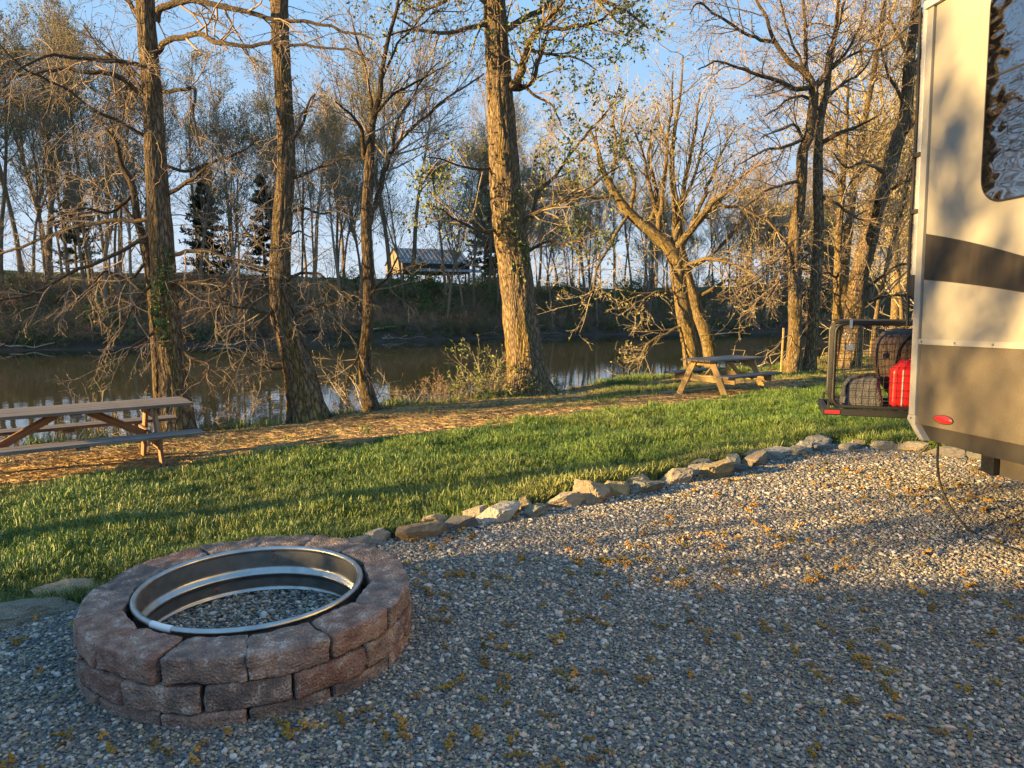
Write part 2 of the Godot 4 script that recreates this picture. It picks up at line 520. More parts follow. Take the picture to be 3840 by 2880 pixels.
func build_land() -> void:
	var cols := steps([[-1600.0, -200.0, 350.0], [-200.0, -100.0, 20.0], [-100.0, -40.0, 3.0], [-40.0, -12.0, 1.0], [-12.0, 14.0, 0.4], [14.0, 60.0, 1.0], [60.0, 130.0, 5.0], [130.0, 300.0, 40.0], [300.0, 1600.0, 325.0]])
	var rows := steps([[-400.0, -40.0, 60.0], [-40.0, 0.0, 5.0], [0.0, 26.0, 0.35], [26.0, 38.0, 1.0], [38.0, 100.0, 0.7], [100.0, 160.0, 4.0], [160.0, 400.0, 40.0], [400.0, 2400.0, 400.0]])
	structure("ground", sheet(cols, func(_x): return rows, rows.size(), func(x, z): return ground(x, z), ground_color).mesh(), M.ground)
	var gc := steps([[-7.0, 9.0, 0.25]])
	structure("gravel_pad", sheet(gc, func(x):
		var e := lerp_line(EDGE, x)
		var o := PackedFloat32Array()
		for k in 24: o.append(lerpf(-5.0, e, k / 23.0))
		return o, 24, func(x, z): return ground(x, z) + 0.006).mesh(), M.gravel_bed)
	structure("lawn", sheet(steps([[-9.0, 14.0, 0.25]]), func(x):
		var e := maxf(lerp_line(EDGE, x), 2.0)
		var f := lerp_line(LAWN_FAR, x)
		var o := PackedFloat32Array()
		for k in 30: o.append(lerpf(e + 0.03, maxf(f, e + 0.1), k / 29.0))
		return o, 30, func(x, z): return ground(x, z) + 0.010).mesh(), M.lawn_soil)
	structure("river", sheet(steps([[-90.0, 120.0, 3.0]]), func(x):
		var o := PackedFloat32Array()
		for k in 6: o.append(lerpf(lerp_line(BANK, x) - 0.5, lerp_line(SHORE, x) + 1.5, k / 5.0))
		return o, 6, func(_x, _z): return WATER).mesh(), M.water)

# ---------------------------------------------------------------- shapes from a cube's grid
func cube_shape(k: int, f: Callable, flat := false, col := Color(1, 1, 1)) -> ArrayMesh:
	var mb := MB.new()
	mb.col = col
	var cache := {}
	var acc := {}
	var faces: Array = []
	for ax in 3:
		for s: int in [-1, 1]:
			var a1 := (ax + 1) % 3
			var a2 := (ax + 2) % 3
			for i in k:
				for j in k:
					var keys: Array = []
					for e in [[0, 0], [1, 0], [1, 1], [0, 1]]:
						var q := Vector3i.ZERO
						q[ax] = s * k; q[a1] = (i + e[0]) * 2 - k; q[a2] = (j + e[1]) * 2 - k
						keys.append(q)
						if not cache.has(q):
							cache[q] = f.call(Vector3(q) / k)
							acc[q] = Vector3.ZERO
					if s < 0: keys.reverse()
					faces.append(keys)
	for q in faces:
		var nn: Vector3 = (cache[q[2]] - cache[q[0]]).cross(cache[q[3]] - cache[q[1]])
		for e in q: acc[e] += nn
	if flat:
		for q in faces:
			mb.tri(cache[q[0]], cache[q[1]], cache[q[2]])
			mb.tri(cache[q[0]], cache[q[2]], cache[q[3]])
	else:
		var at := {}
		for q in cache: at[q] = mb.vert(cache[q], acc[q].normalized())
		for q in faces:
			mb.ix.append_array(PackedInt32Array([at[q[0]], at[q[2]], at[q[1]], at[q[0]], at[q[3]], at[q[2]]]))
	return mb.mesh()

func rounded(p: Vector3, half: Vector3, r: float) -> Vector3:   # point of a rounded box for a cube point
	var core := half - Vector3(r, r, r)
	var q := p * half
	var inner := q.clamp(-core, core)
	var o := q - inner
	return inner + (o.normalized() * r if o.length() > 1e-6 else Vector3.ZERO)

func rock_mesh(sd: int, size: Vector3, col: Color, k := 12) -> ArrayMesh:
	var r := RandomNumberGenerator.new()
	r.seed = sd
	var cuts: Array = []
	for i in 15:
		cuts.append([Vector3(r.randf_range(-1, 1), r.randf_range(-0.7, 1), r.randf_range(-1, 1)).normalized(), r.randf_range(0.52, 0.86)])
	cuts.append([Vector3(r.randf_range(-0.25, 0.25), 1, r.randf_range(-0.25, 0.25)).normalized(), r.randf_range(0.5, 0.75)])
	return cube_shape(k, func(p: Vector3) -> Vector3:
		var q := p.normalized().lerp(p * 0.8, 0.55)
		for c in cuts:
			var d: float = q.dot(c[0]) - c[1]
			if d > 0: q -= c[0] * d
		q *= 1.0 + 0.10 * noise.get_noise_3d(q.x * 26.0 + sd, q.y * 44.0, q.z * 26.0) + 0.05 * noise.get_noise_3d(q.x * 80.0 + sd, q.y * 120.0, q.z * 80.0)
		return q * size * 0.62, true, col)

# ---------------------------------------------------------------- fire pit
func block_mesh(sd: int, wo: float, wi: float, depth: float, h: float) -> ArrayMesh:
	var half := Vector3(0.5, 0.5, 0.5)
	return cube_shape(14, func(p: Vector3) -> Vector3:
		var q := rounded(p, half, 0.04)
		q = Vector3(q.x, q.y, q.z)
		var t := q.z + 0.5
		var o := Vector3(q.x * lerpf(wi, wo, t), q.y * h, q.z * depth)
		var k := Vector3(o.x * 60.0 + sd * 13.0, o.y * 60.0, o.z * 60.0)
		var rough := 0.010 * noise.get_noise_3dv(k) + 0.006 * noise.get_noise_3dv(k * 2.6)
		var corner := (1.0 if absf(p.x) > 0.85 else 0.0) + (1.0 if absf(p.y) > 0.85 else 0.0) + (1.0 if absf(p.z) > 0.85 else 0.0)
		if corner > 1.5: rough -= 0.012 * maxf(0.0, noise.get_noise_3dv(k * 0.9 + Vector3(70, 0, 0)))
		o += p.normalized() * rough
		if t > 0.85: o.z += 0.010 * (1.0 - 4.0 * q.x * q.x) * (1.0 - 3.0 * q.y * q.y) + 0.008 * noise.get_noise_3dv(k * 0.6)
		return o)

func build_fire_pit() -> void:
	var ctr := Vector3(-1.15, 0, -3.08)
	var pit := thing("fire_pit", "round fire pit ring of stacked reddish brown concrete wall blocks on the gravel", "fire pit", ctr)
	var ro := 0.68
	var n := 14
	var h := 0.102
	var wo := TAU * ro / n - 0.006
	var wi := TAU * (ro - 0.172) / n - 0.004
	var vars: Array = []
	for k in 6: vars.append(block_mesh(k + 1, wo, wi, 0.172, h - 0.003))
	for course in 3:
		for k in n:
			var a := TAU * (k + (0.5 if course % 2 == 1 else 0.0) + 0.32) / n + rng.randf_range(-0.012, 0.012)
			var r := ro - 0.086 + rng.randf_range(-0.007, 0.007) - (0.006 if course == 2 else 0.0)
			var b := Basis(Vector3.UP, PI / 2 - a + rng.randf_range(-0.025, 0.025)) * Basis(Vector3(1, 0, 0), rng.randf_range(-0.012, 0.012))
			if rng.randf() < 0.5: b = b * Basis(Vector3(0, 0, 1), PI)
			part("block", vars[rng.randi() % 6], M.blocks[[0, 1, 2, 3, 0, 2, 0, 1][rng.randi() % 8]], pit, Vector3(cos(a) * r, -0.045 + h * (course + 0.5), sin(a) * r), b)
	var ring := thing("fire_ring", "galvanised steel ring liner set inside the block fire pit", "fire ring", ctr + Vector3(-0.015, 0.0, -0.02))
	var R := 0.476
	var prof := PackedVector2Array()
	var wall := func(y: float) -> float:
		var r := R
		r -= 0.022 * exp(-pow((y - 0.125) / 0.016, 2.0))
		r -= 0.010 * exp(-pow((y - 0.035) / 0.008, 2.0))
		return r
	for i in 46: prof.append(Vector2(wall.call(0.262 * i / 45.0 - 0.02), 0.262 * i / 45.0 - 0.02))
	var mb := MB.new()
	mb.lathe(prof, 96)
	prof.reverse()
	var inner := PackedVector2Array()
	for p in prof: inner.append(p - Vector2(0.002, 0))
	mb.lathe(inner, 96)
	part("wall", mb.mesh(), M.galvanised, ring)
	var roll := PackedVector2Array()
	for i in 17: roll.append(Vector2(R - 0.002 + 0.0135 * cos(-TAU * i / 16.0 ), 0.250 + 0.0135 * sin(-TAU * i / 16.0)))
	roll.reverse()
	mb = MB.new()
	mb.lathe(roll, 96)
	part("rolled_rim", mb.mesh(), M.galvanised, ring)
	mb = MB.new()
	var pts := PackedVector3Array()
	var rads := PackedFloat32Array()
	for i in 9:
		var a := deg_to_rad(108.0 + 13.5 * i / 8.0)
		pts.append(Vector3(cos(a) * (R - 0.002), 0.250, sin(a) * (R - 0.002)))
		rads.append(0.0148)
	mb.tube(pts, rads, 12, 1.0, true)
	tag(part("paper_label", mb.mesh(), M.white_label, ring), "white paper label wrapped round the rim")

# ---------------------------------------------------------------- stones along the lawn edge
func build_border_stones() -> void:
	var tones := {"pale tan": Color(0.44, 0.36, 0.25), "grey": Color(0.30, 0.29, 0.28), "blue grey": Color(0.17, 0.19, 0.20), "cream": Color(0.52, 0.46, 0.36), "greenish grey": Color(0.22, 0.24, 0.21), "yellowish": Color(0.45, 0.36, 0.17), "dark slate": Color(0.105, 0.11, 0.12), "white": Color(0.55, 0.53, 0.49), "rust stained": Color(0.30, 0.20, 0.10)}
	var ordinal := ["first", "second", "third", "fourth", "fifth", "sixth", "seventh", "eighth", "ninth", "tenth", "eleventh", "twelfth", "thirteenth", "fourteenth", "fifteenth", "sixteenth", "seventeenth", "eighteenth", "nineteenth", "twentieth"]
	# [x, d, length, height, depth, tone, shape word]
	var list := [
		[-2.68, 2.98, 0.20, 0.10, 0.16, "blue grey", "flat"], [-2.30, 3.30, 0.44, 0.15, 0.20, "greenish grey", "long"], [-2.36, 3.62, 0.27, 0.15, 0.18, "pale tan", "round-topped"], [-2.75, 3.36, 0.30, 0.09, 0.2, "greenish grey", "low"], [-3.05, 2.65, 0.30, 0.13, 0.2, "grey", "blocky"],
		[-0.98, 4.32, 0.42, 0.12, 0.18, "blue grey", "low"], [-0.86, 4.42, 0.17, 0.17, 0.16, "white", "small upright"], [-0.60, 4.50, 0.36, 0.16, 0.18, "rust stained", "large"], [-0.52, 4.72, 0.20, 0.16, 0.14, "pale tan", "small"], [-0.38, 4.70, 0.30, 0.13, 0.16, "dark slate", "wedge-shaped"], [-0.25, 4.92, 0.17, 0.17, 0.16, "cream", "small"], [-0.09, 4.88, 0.34, 0.19, 0.18, "white", "flat-topped"], [0.08, 5.10, 0.16, 0.16, 0.13, "yellowish", "small"], [0.18, 5.04, 0.26, 0.13, 0.16, "greenish grey", "slanted"], [0.40, 5.22, 0.32, 0.16, 0.18, "cream", "wide"],
		[0.63, 5.36, 0.28, 0.28, 0.22, "pale tan", "tall pointed"], [0.84, 5.52, 0.20, 0.22, 0.18, "yellowish", "leaning"], [1.10, 5.66, 0.40, 0.16, 0.18, "greenish grey", "long"], [1.05, 5.84, 0.28, 0.18, 0.15, "cream", "flat"], [1.42, 5.94, 0.36, 0.21, 0.22, "cream", "chunky"], [1.62, 6.18, 0.22, 0.19, 0.18, "grey", "rough"], [1.76, 6.14, 0.30, 0.23, 0.20, "yellowish", "square"], [1.74, 6.50, 0.34, 0.17, 0.20, "grey", "angular"], [2.03, 6.36, 0.28, 0.13, 0.16, "dark slate", "low"], [2.05, 6.56, 0.26, 0.17, 0.2, "cream", "rounded"], [2.26, 6.62, 0.32, 0.17, 0.2, "pale tan", "chunky"], [2.36, 6.86, 0.36, 0.16, 0.2, "cream", "long"], [2.52, 6.80, 0.22, 0.15, 0.16, "grey", "small"], [2.64, 7.02, 0.32, 0.18, 0.2, "white", "angular"], [2.86, 7.08, 0.28, 0.16, 0.18, "cream", "broken"], [3.02, 7.26, 0.26, 0.17, 0.18, "white", "pointed"], [3.20, 7.32, 0.34, 0.14, 0.2, "grey", "low"], [3.30, 7.62, 0.46, 0.17, 0.22, "cream", "large flat"], [3.50, 7.36, 0.32, 0.10, 0.2, "grey", "thin"], [3.66, 7.46, 0.26, 0.13, 0.16, "yellowish", "small"], [3.86, 7.32, 0.28, 0.16, 0.2, "cream", "blocky"], [4.10, 7.22, 0.34, 0.20, 0.22, "cream", "rounded"], [4.28, 6.98, 0.32, 0.15, 0.2, "grey", "slanted"], [4.52, 6.84, 0.28, 0.12, 0.2, "blue grey", "low"], [4.66, 6.56, 0.24, 0.20, 0.2, "cream", "upright"], [4.92, 6.34, 0.30, 0.16, 0.2, "pale tan", "rounded"]]
	var seen := {}
	for i in list.size():
		var s: Array = list[i]
		var c: Color = tones[s[5]]
		c = (c * rng.randf_range(1.15, 1.4)).lerp(Color(0.5, 0.48, 0.44), 0.25)
		var where := "beside the left of the fire pit" if i < 5 else ("along the lawn edge" if i < 32 else "at the far gravel corner")
		var key: String = s[5] + s[6] + where
		var k: int = seen.get(key, 0)
		seen[key] = k + 1
		var label := "%s %s border stone %s" % [s[6], s[5], where]
		if i >= 5 and i < 25: label += ", %s beyond the fire pit" % ordinal[i - 5]
		elif i >= 25: label += ", %s counting back from the camper" % ordinal[list.size() - 1 - i]
		var o := part("border_stone", rock_mesh(100 + i * 7, Vector3(s[2] * 1.05, s[3] * 0.95, s[4] * 0.95), c), M.rock, self, on_ground(s[0], s[1], s[3] * 0.19), Basis(Vector3.UP, 0.62 + rng.randf_range(-0.3, 0.3) - (1.1 if i > 34 else 0.0)) * Basis(Vector3(0, 0, 1), rng.randf_range(-0.15, 0.15)))
		tag(o, label, "stone", "stones edging the lawn")

# ---------------------------------------------------------------- camper (own axes: x towards its front, y up, z out of the side we see)
func slab(poly: Array, z0: float, z1: float) -> ArrayMesh:
	var mb := MB.new()
	var p := PackedVector2Array()
	for q in poly: p.append(Vector2(q[0], q[1]))
	if not Geometry2D.is_polygon_clockwise(p): p.reverse()
	p.reverse()
	mb.prism(p, z0, z1)
	return mb.mesh()

func round_rect(x0: float, y0: float, x1: float, y1: float, r: float, k := 8) -> Array:
	var out: Array = []
	for c in [[x1 - r, y0 + r, -90.0], [x1 - r, y1 - r, 0.0], [x0 + r, y1 - r, 90.0], [x0 + r, y0 + r, 180.0]]:
		for i in k + 1:
			var a := deg_to_rad(c[2] + 90.0 * i / k)
			out.append([c[0] + r * cos(a), c[1] + r * sin(a)])
	return out

func build_camper() -> void:
	var rv := thing("travel_trailer", "cream and taupe travel trailer with a dark brown swoosh parked on the gravel", "camper", Vector3(2.80, 0, -4.9))
	rv.basis = Basis(Vector3(0.14, 0, 0.99).normalized(), Vector3.UP, Vector3(-0.99, 0, 0.14).normalized()) * Basis(Vector3(0, 0, 1), 0.022)
	var L := 8.6
	part("body", slab([[-0.045, 0.70], [L, 0.70], [L, 3.45], [-0.045, 3.45]], -2.4, -0.022), M.rv_trim, rv)
	part("roof", slab([[-0.07, 3.452], [L, 3.452], [L, 3.53], [-0.07, 3.50]], -2.43, 0.03), M.rv_white, rv)
	part("upper_panel", slab([[0.014, 1.258], [L, 1.258], [L, 3.45], [0.014, 3.45]], -0.02, 0.0), M.rv_cream, rv)
	part("lower_panel", slab([[0.014, 0.676], [L, 0.676], [L, 1.226], [0.014, 1.226]], -0.02, -0.002), M.rv_taupe, rv)
	part("seam", slab([[0.002, 0.74], [0.012, 0.74], [0.012, 3.45], [0.002, 3.45]], -0.02, -0.012), M.black_rubber, rv)
	var top: Array = []
	var bot: Array = []
	for i in 30:
		var x := 0.016 + 1.62 * i / 29.0
		top.append([x, 1.972 - 0.215 * x - 0.07 * x * x])
		bot.append([x, 1.664 - 0.11 * x - 0.04 * x * x])
	bot.reverse()
	tag(part("stripe", slab(top + bot, -0.001, 0.0022), M.rv_stripe, rv), "dark brown swoosh across the cream side")
	var rail := part("trim_rail", slab([[0.0, 1.224], [L, 1.224], [L, 1.26], [0.0, 1.26]], -0.01, 0.009), M.rv_trim, rv)
	for x in [0.03, 0.335, 0.64, 0.95, 1.26]:
		var mb := MB.new()
		mb.rod(Vector3(x, 1.242, 0.008), Vector3(x, 1.242, 0.0125), 0.0075, 12)
		part("screw", mb.mesh(), M.screw, rail)
	var corner := part("corner_trim", slab([[-0.06, 0.735], [0.0, 0.735], [0.0, 3.46], [-0.06, 3.46]], -0.07, 0.012), M.rv_trim, rv)
	var foot := part("corner_foot", slab([[-0.072, 0.70], [-0.06, 0.733], [0.012, 0.733], [0.012, 0.672], [0.105, 0.575], [0.06, 0.575]], -0.09, 0.014), M.rv_trim, rv)
	var mbs := MB.new()
	mbs.rod(Vector3(-0.03, 0.712, 0.013), Vector3(-0.03, 0.712, 0.018), 0.0075, 12)
	part("screw", mbs.mesh(), M.screw, foot)
	part("skirt", slab([[0.012, 0.674], [0.108, 0.575], [0.5, 0.56], [L, 0.50], [L, 0.674]], -2.35, -0.03), M.dark_underside, rv)
	var hang := part("frame_hanger", slab([[0.475, 0.44], [0.575, 0.43], [0.575, 0.60], [0.475, 0.60]], -0.35, -0.10), M.black_metal, rv)
	tag(hang, "black steel hanger under the rear frame")
	part("tank_cover", slab([[0.58, 0.43], [3.2, 0.41], [3.2, 0.56], [0.58, 0.56]], -2.2, -0.14), M.rv_taupe, rv)
	# window
	var win := part("window", slab(round_rect(0.475, 2.085, 2.3, 3.40, 0.16), -0.002, 0.010), M.black_metal, rv)
	part("glass", slab(round_rect(0.485, 2.095, 2.29, 3.39, 0.15, 14), 0.0, 0.0125), M.window_glass, win)
	part("divider", slab([[0.487, 2.82], [2.29, 2.82], [2.29, 2.832], [0.487, 2.832]], 0.012, 0.0165), M.black_metal, win)
	# side marker lamp
	var el: Array = []
	var el2: Array = []
	for i in 28:
		var a := TAU * i / 28.0
		el.append([0.262 + 0.086 * cos(a), 0.737 + 0.031 * sin(a)])
		el2.append([0.262 + 0.079 * cos(a), 0.738 + 0.025 * sin(a)])
	var lamp := part("marker_lamp", slab(el, -0.004, 0.007), M.black_rubber, rv)
	var dome := MB.new()
	for ring in 5:
		var f0 := 1.0 - ring / 5.0
		var f1 := 1.0 - (ring + 1) / 5.0
		for i in 28:
			var j := (i + 1) % 28
			var pt := func(idx: int, f: float) -> Vector3: return Vector3(0.262 + (el2[idx][0] - 0.262) * f, 0.738 + (el2[idx][1] - 0.738) * f, 0.007 + 0.012 * sqrt(1.0 - f * f))
			dome.quad(pt.call(i, f0), pt.call(j, f0), pt.call(j, f1), pt.call(i, f1))
	part("lens", dome.mesh(), M.red_lens, lamp)
	# downpipe, cable and straps at the rear corner
	var mb := MB.new()
	mb.rod(Vector3(-0.10, 1.70, -0.035), Vector3(-0.10, 3.52, -0.035), 0.036, 20)
	var pipe := part("downpipe", mb.mesh(), M.rv_white, rv)
	for y in [2.12, 2.50]:
		mb = MB.new()
		mb.rod(Vector3(-0.11, y, -0.03), Vector3(-0.11, y + 0.028, -0.03), 0.052, 16)
		part("strap", mb.mesh(), M.black_rubber, pipe)
	mb = MB.new()
	mb.rod(Vector3(-0.105, 1.56, -0.03), Vector3(-0.105, 1.70, -0.03), 0.044, 16)
	part("end_cap", mb.mesh(), M.black_rubber, pipe)
	mb = MB.new()
	var cp := PackedVector3Array()
	var cr := PackedFloat32Array()
	for i in 24:
		var y := lerpf(3.5, 1.35, i / 23.0)
		cp.append(Vector3(-0.150 - 0.006 * sin(y * 4.0), y, -0.01))
		cr.append(0.011)
	mb.tube(cp, cr, 8)
	part("cable", mb.mesh(), M.black_rubber, rv)
	# wheels and jacks, ahead of what the lens sees
	for wx in [4.3, 5.2]:
		for wz in [-0.16, -2.24]:
			mb = MB.new()
			mb.rod(Vector3(wx, 0.36, wz - 0.11), Vector3(wx, 0.36, wz + 0.11), 0.36, 28)
			var tyre := part("wheel", mb.mesh(), M.black_rubber, rv)
			mb = MB.new()
			mb.rod(Vector3(wx, 0.36, wz - 0.115), Vector3(wx, 0.36, wz + 0.115), 0.2, 24)
			part("rim", mb.mesh(), M.rv_trim, tyre)
	for jz in [-0.3, -2.1]:
		mb = MB.new()
		mb.rod(Vector3(7.6, 0.0, jz), Vector3(7.6, 0.6, jz), 0.03, 12)
		part("jack", mb.mesh(), M.black_metal, rv)
	# power cord hanging to the gravel and running off
	mb = MB.new()
	var pc := PackedVector3Array([Vector3(2.93, 0.60, -4.86), Vector3(2.93, 0.35, -4.84), Vector3(2.95, 0.16, -4.74), Vector3(3.0, 0.02, -4.55), Vector3(3.02, 0.014, -4.35), Vector3(3.08, 0.014, -4.15), Vector3(3.2, 0.014, -3.95), Vector3(3.6, 0.014, -3.7), Vector3(4.2, 0.014, -3.5)])
	var pr := PackedFloat32Array()
	pc = smooth_line(pc, 6)
	for p in pc: pr.append(0.008)
	mb.tube(pc, pr, 8)
	tag(part("power_cord", mb.mesh(), M.black_rubber, self), "thin black cord trailing from the camper across the gravel", "cord")

func smooth_line(p: PackedVector3Array, k: int) -> PackedVector3Array:
	var out := PackedVector3Array()
	for i in p.size() - 1:
		var a := p[maxi(i - 1, 0)]
		var d := p[mini(i + 2, p.size() - 1)]
		for j in k: out.append(p[i].cubic_interpolate(p[i + 1], a, d, float(j) / k))
	out.append(p[p.size() - 1])
	return out

# ---------------------------------------------------------------- cargo carrier behind the camper
func build_carrier() -> void:
	var bs := Basis(Vector3(0.94, 0, 0.34).normalized(), Vector3.UP, Vector3(-0.34, 0, 0.94).normalized())
	var at := Vector3(2.665, 0.60, -6.0)
	var c := thing("cargo_carrier", "black steel mesh cargo carrier mounted behind the travel trailer", "cargo carrier", at)
	c.basis = bs
	var W := 1.5
	var Dp := 0.62
	var mb := MB.new()
	mb.cbox(Vector3(W / 2 - 0.02, -0.002, 0.0), Vector3(W + 0.05, 0.056, 0.05), 0.006)
	mb.cbox(Vector3(W / 2 - 0.02, -0.002, -Dp), Vector3(W + 0.05, 0.056, 0.05), 0.006)
	mb.cbox(Vector3(-0.02, -0.002, -Dp / 2), Vector3(0.05, 0.05, Dp - 0.05), 0.006)
	mb.cbox(Vector3(W - 0.02, -0.002, -Dp / 2), Vector3(0.05, 0.05, Dp - 0.05), 0.006)
	for k in 9: mb.cbox(Vector3(0.15 * k + 0.1, -0.014, -Dp / 2), Vector3(0.03, 0.012, Dp - 0.05), 0.002)
	part("base_rail", mb.mesh(), M.black_metal, c)
	mb = MB.new()
	mb.cbox(Vector3(W * 0.72, -0.055, 0.30), Vector3(0.05, 0.05, 1.4), 0.004)
	part("hitch_bar", mb.mesh(), M.black_metal, c)
	for z in [-0.0, -Dp]:
		mb = MB.new()
		var loop := PackedVector3Array()
		var rr := round_rect(0.035, 0.045, W - 0.02, 0.735, 0.075, 6)
		for q in rr: loop.append(Vector3(q[0], q[1], z))
		loop.append(loop[0]); loop.append(loop[1])
		var rads := PackedFloat32Array()
		for q in loop: rads.append(0.015)
		mb.tube(loop, rads, 8)
		part("frame_tube", mb.mesh(), M.black_metal, c)
		mb = MB.new()
		for k in 29: mb.rod(Vector3(0.06 + 0.05 * k, 0.05, z), Vector3(0.06 + 0.05 * k, 0.73, z), 0.0021, 5)
		for k in 11: mb.rod(Vector3(0.04, 0.075 + 0.062 * k, z + 0.002), Vector3(W - 0.02, 0.075 + 0.062 * k, z + 0.002), 0.0021, 5)
		tag(part("wire_panel", mb.mesh(), M.black_metal, c), "", "", "", "stuff")
	mb = MB.new()
	for k in 9: mb.rod(Vector3(0.035, 0.075 + 0.075 * k, 0.0), Vector3(0.035, 0.075 + 0.075 * k, -Dp), 0.002, 5)
	for k in 11: mb.rod(Vector3(0.035, 0.05, -0.05 - 0.05 * k), Vector3(0.035, 0.73, -0.05 - 0.05 * k), 0.002, 5)
	tag(part("wire_panel", mb.mesh(), M.black_metal, c), "", "", "", "stuff")
	mb = MB.new()
	mb.cbox(Vector3(W / 2 + 0.02, 0.752, 0.0), Vector3(W - 0.06, 0.022, 0.035), 0.004)
	mb.cbox(Vector3(W / 2 + 0.02, 0.752, -Dp), Vector3(W - 0.06, 0.022, 0.035), 0.004)
	for k in 6: mb.cbox(Vector3(0.1 + 0.26 * k, 0.754, -Dp / 2), Vector3(0.02, 0.014, Dp - 0.03), 0.003)
	part("lid_frame", mb.mesh(), M.black_metal, c)
	mb = MB.new()
	mb.cbox(Vector3(0.145, 0.733, 0.02), Vector3(0.026, 0.075, 0.012), 0.003)
	part("latch", mb.mesh(), M.steel, c)
	for z in [0.0, -Dp]:
		mb = MB.new()
		mb.cbox(Vector3(0.005, 0.03, z), Vector3(0.02, 0.12, 0.03), 0.003)
		part("corner_bracket", mb.mesh(), M.black_metal, c)
	mb = MB.new()
	mb.cbox(Vector3(0.035, -0.002, 0.028), Vector3(0.115, 0.026, 0.006), 0.002)
	part("reflector", mb.mesh(), M.red_lens, c)
	# padlock
	var lock := thing("padlock", "open steel padlock hanging from the carrier's latch", "padlock", at + bs * Vector3(0.14, 0.56, 0.022))
	lock.basis = bs * Basis(Vector3(0, 0, 1), 0.2)
	mb = MB.new()
	mb.cbox(Vector3(0, -0.022, 0), Vector3(0.060, 0.048, 0.02), 0.004)
	part("lock_body", mb.mesh(), M.steel, lock)
	mb = MB.new()
	var sh := PackedVector3Array()
	var sr := PackedFloat32Array()
	for q in [[0.02, 0.0], [0.02, 0.08], [0.014, 0.10], [0.0, 0.108], [-0.014, 0.10], [-0.02, 0.08], [-0.02, 0.05]]:
		sh.append(Vector3(q[0], q[1], 0)); sr.append(0.0045)
	mb.tube(sh, sr, 8, 1.0, true)
	part("shackle", mb.mesh(), M.steel, lock)
	# fuel can
	var can := thing("fuel_can", "red plastic fuel can with a cream spout inside the black carrier", "fuel can", at + bs * Vector3(0.66, 0.02, -0.16))
	can.basis = bs
	var body := cube_shape(14, func(p: Vector3) -> Vector3:
		var q := rounded(p, Vector3(0.18, 0.195, 0.115), 0.03)
		var t := clampf((q.y - 0.11) / 0.085, 0.0, 1.0)
		q.x *= 1.0 - 0.28 * t
		q.z *= 1.0 - 0.30 * t
		q.x += 0.03 * t
		if q.y > 0.1: q.y -= 0.05 * exp(-pow((q.x - 0.03) / 0.05, 2.0))
		for gx: float in [-0.10, 0.02, 0.11]:
			q.z -= 0.006 * exp(-pow((q.x - gx) / 0.010, 2.0)) * signf(q.z) * clampf(absf(q.z) * 12.0, 0.0, 1.0)
		q.z += 0.004 * sin(q.x * 60.0) * clampf(absf(q.z) * 8.0, 0.0, 1.0)
		return q + Vector3(0, 0.225, 0))
	part("tank", body, M.red_plastic, can)
	mb = MB.new()
	mb.cbox(Vector3(-0.10, 0.19, 0.112), Vector3(0.014, 0.30, 0.006), 0.002)
	part("gauge_strip", mb.mesh(), mat(0.55, 0.42, 0.40, 0.5), can)
	mb = MB.new()
	var hp := smooth_line(PackedVector3Array([Vector3(-0.05, 0.40, 0), Vector3(-0.02, 0.425, 0), Vector3(0.05, 0.43, 0), Vector3(0.12, 0.425, 0), Vector3(0.15, 0.39, 0)]), 4)
	var hr := PackedFloat32Array()
	for q in hp: hr.append(0.016)
	mb.tube(hp, hr, 10, 1.0, true)
	part("handle", mb.mesh(), M.red_plastic, can)
	mb = MB.new()
	mb.rod(Vector3(0.12, 0.40, 0.06), Vector3(0.12, 0.45, 0.06), 0.026, 14)
	mb.tube(PackedVector3Array([Vector3(0.20, 0.462, 0.06), Vector3(0.10, 0.466, 0.06), Vector3(-0.02, 0.470, 0.06), Vector3(-0.035, 0.470, 0.06)]), PackedFloat32Array([0.02, 0.019, 0.014, 0.018]), 12, 1.0, true)
	part("spout", mb.mesh(), M.cream_plastic, can)
	# soft grey bag
	var bag := cube_shape(12, func(p: Vector3) -> Vector3:
		var q := rounded(p, Vector3(0.165, 0.125, 0.13), 0.06)
		var t := clampf((q.y + 0.12) / 0.25, 0.0, 1.0)
		q.x *= 1.05 - 0.35 * t
		q.y += 0.05 * t * (0.5 + q.x * 3.0)
		q += p.normalized() * 0.012 * noise.get_noise_3d(q.x * 90.0, q.y * 60.0, q.z * 90.0)
		return q + Vector3(0, 0.125, 0))
	var bg := thing("cloth_bag", "soft grey canvas bag slumped in the carrier beside the fuel can", "bag", at + bs * Vector3(0.27, 0.012, -0.22))
	bg.basis = bs
	part("pouch", bag, M.grey_cloth, bg)
	mb = MB.new()
	var sp := smooth_line(PackedVector3Array([Vector3(-0.13, 0.10, 0.10), Vector3(-0.12, 0.20, 0.11), Vector3(-0.05, 0.265, 0.10), Vector3(0.05, 0.30, 0.09), Vector3(0.13, 0.27, 0.08)]), 5)
	var spr := PackedFloat32Array()
	for q in sp: spr.append(0.012)
	mb.tube(sp, spr, 6)
	part("strap", mb.mesh(), M.black_rubber, bg)
	# covered grill
	var grill := thing("covered_grill", "rounded bundle under a dark brown cover standing in the carrier", "grill", at + bs * Vector3(0.93, 0.008, -0.40))
	grill.basis = bs
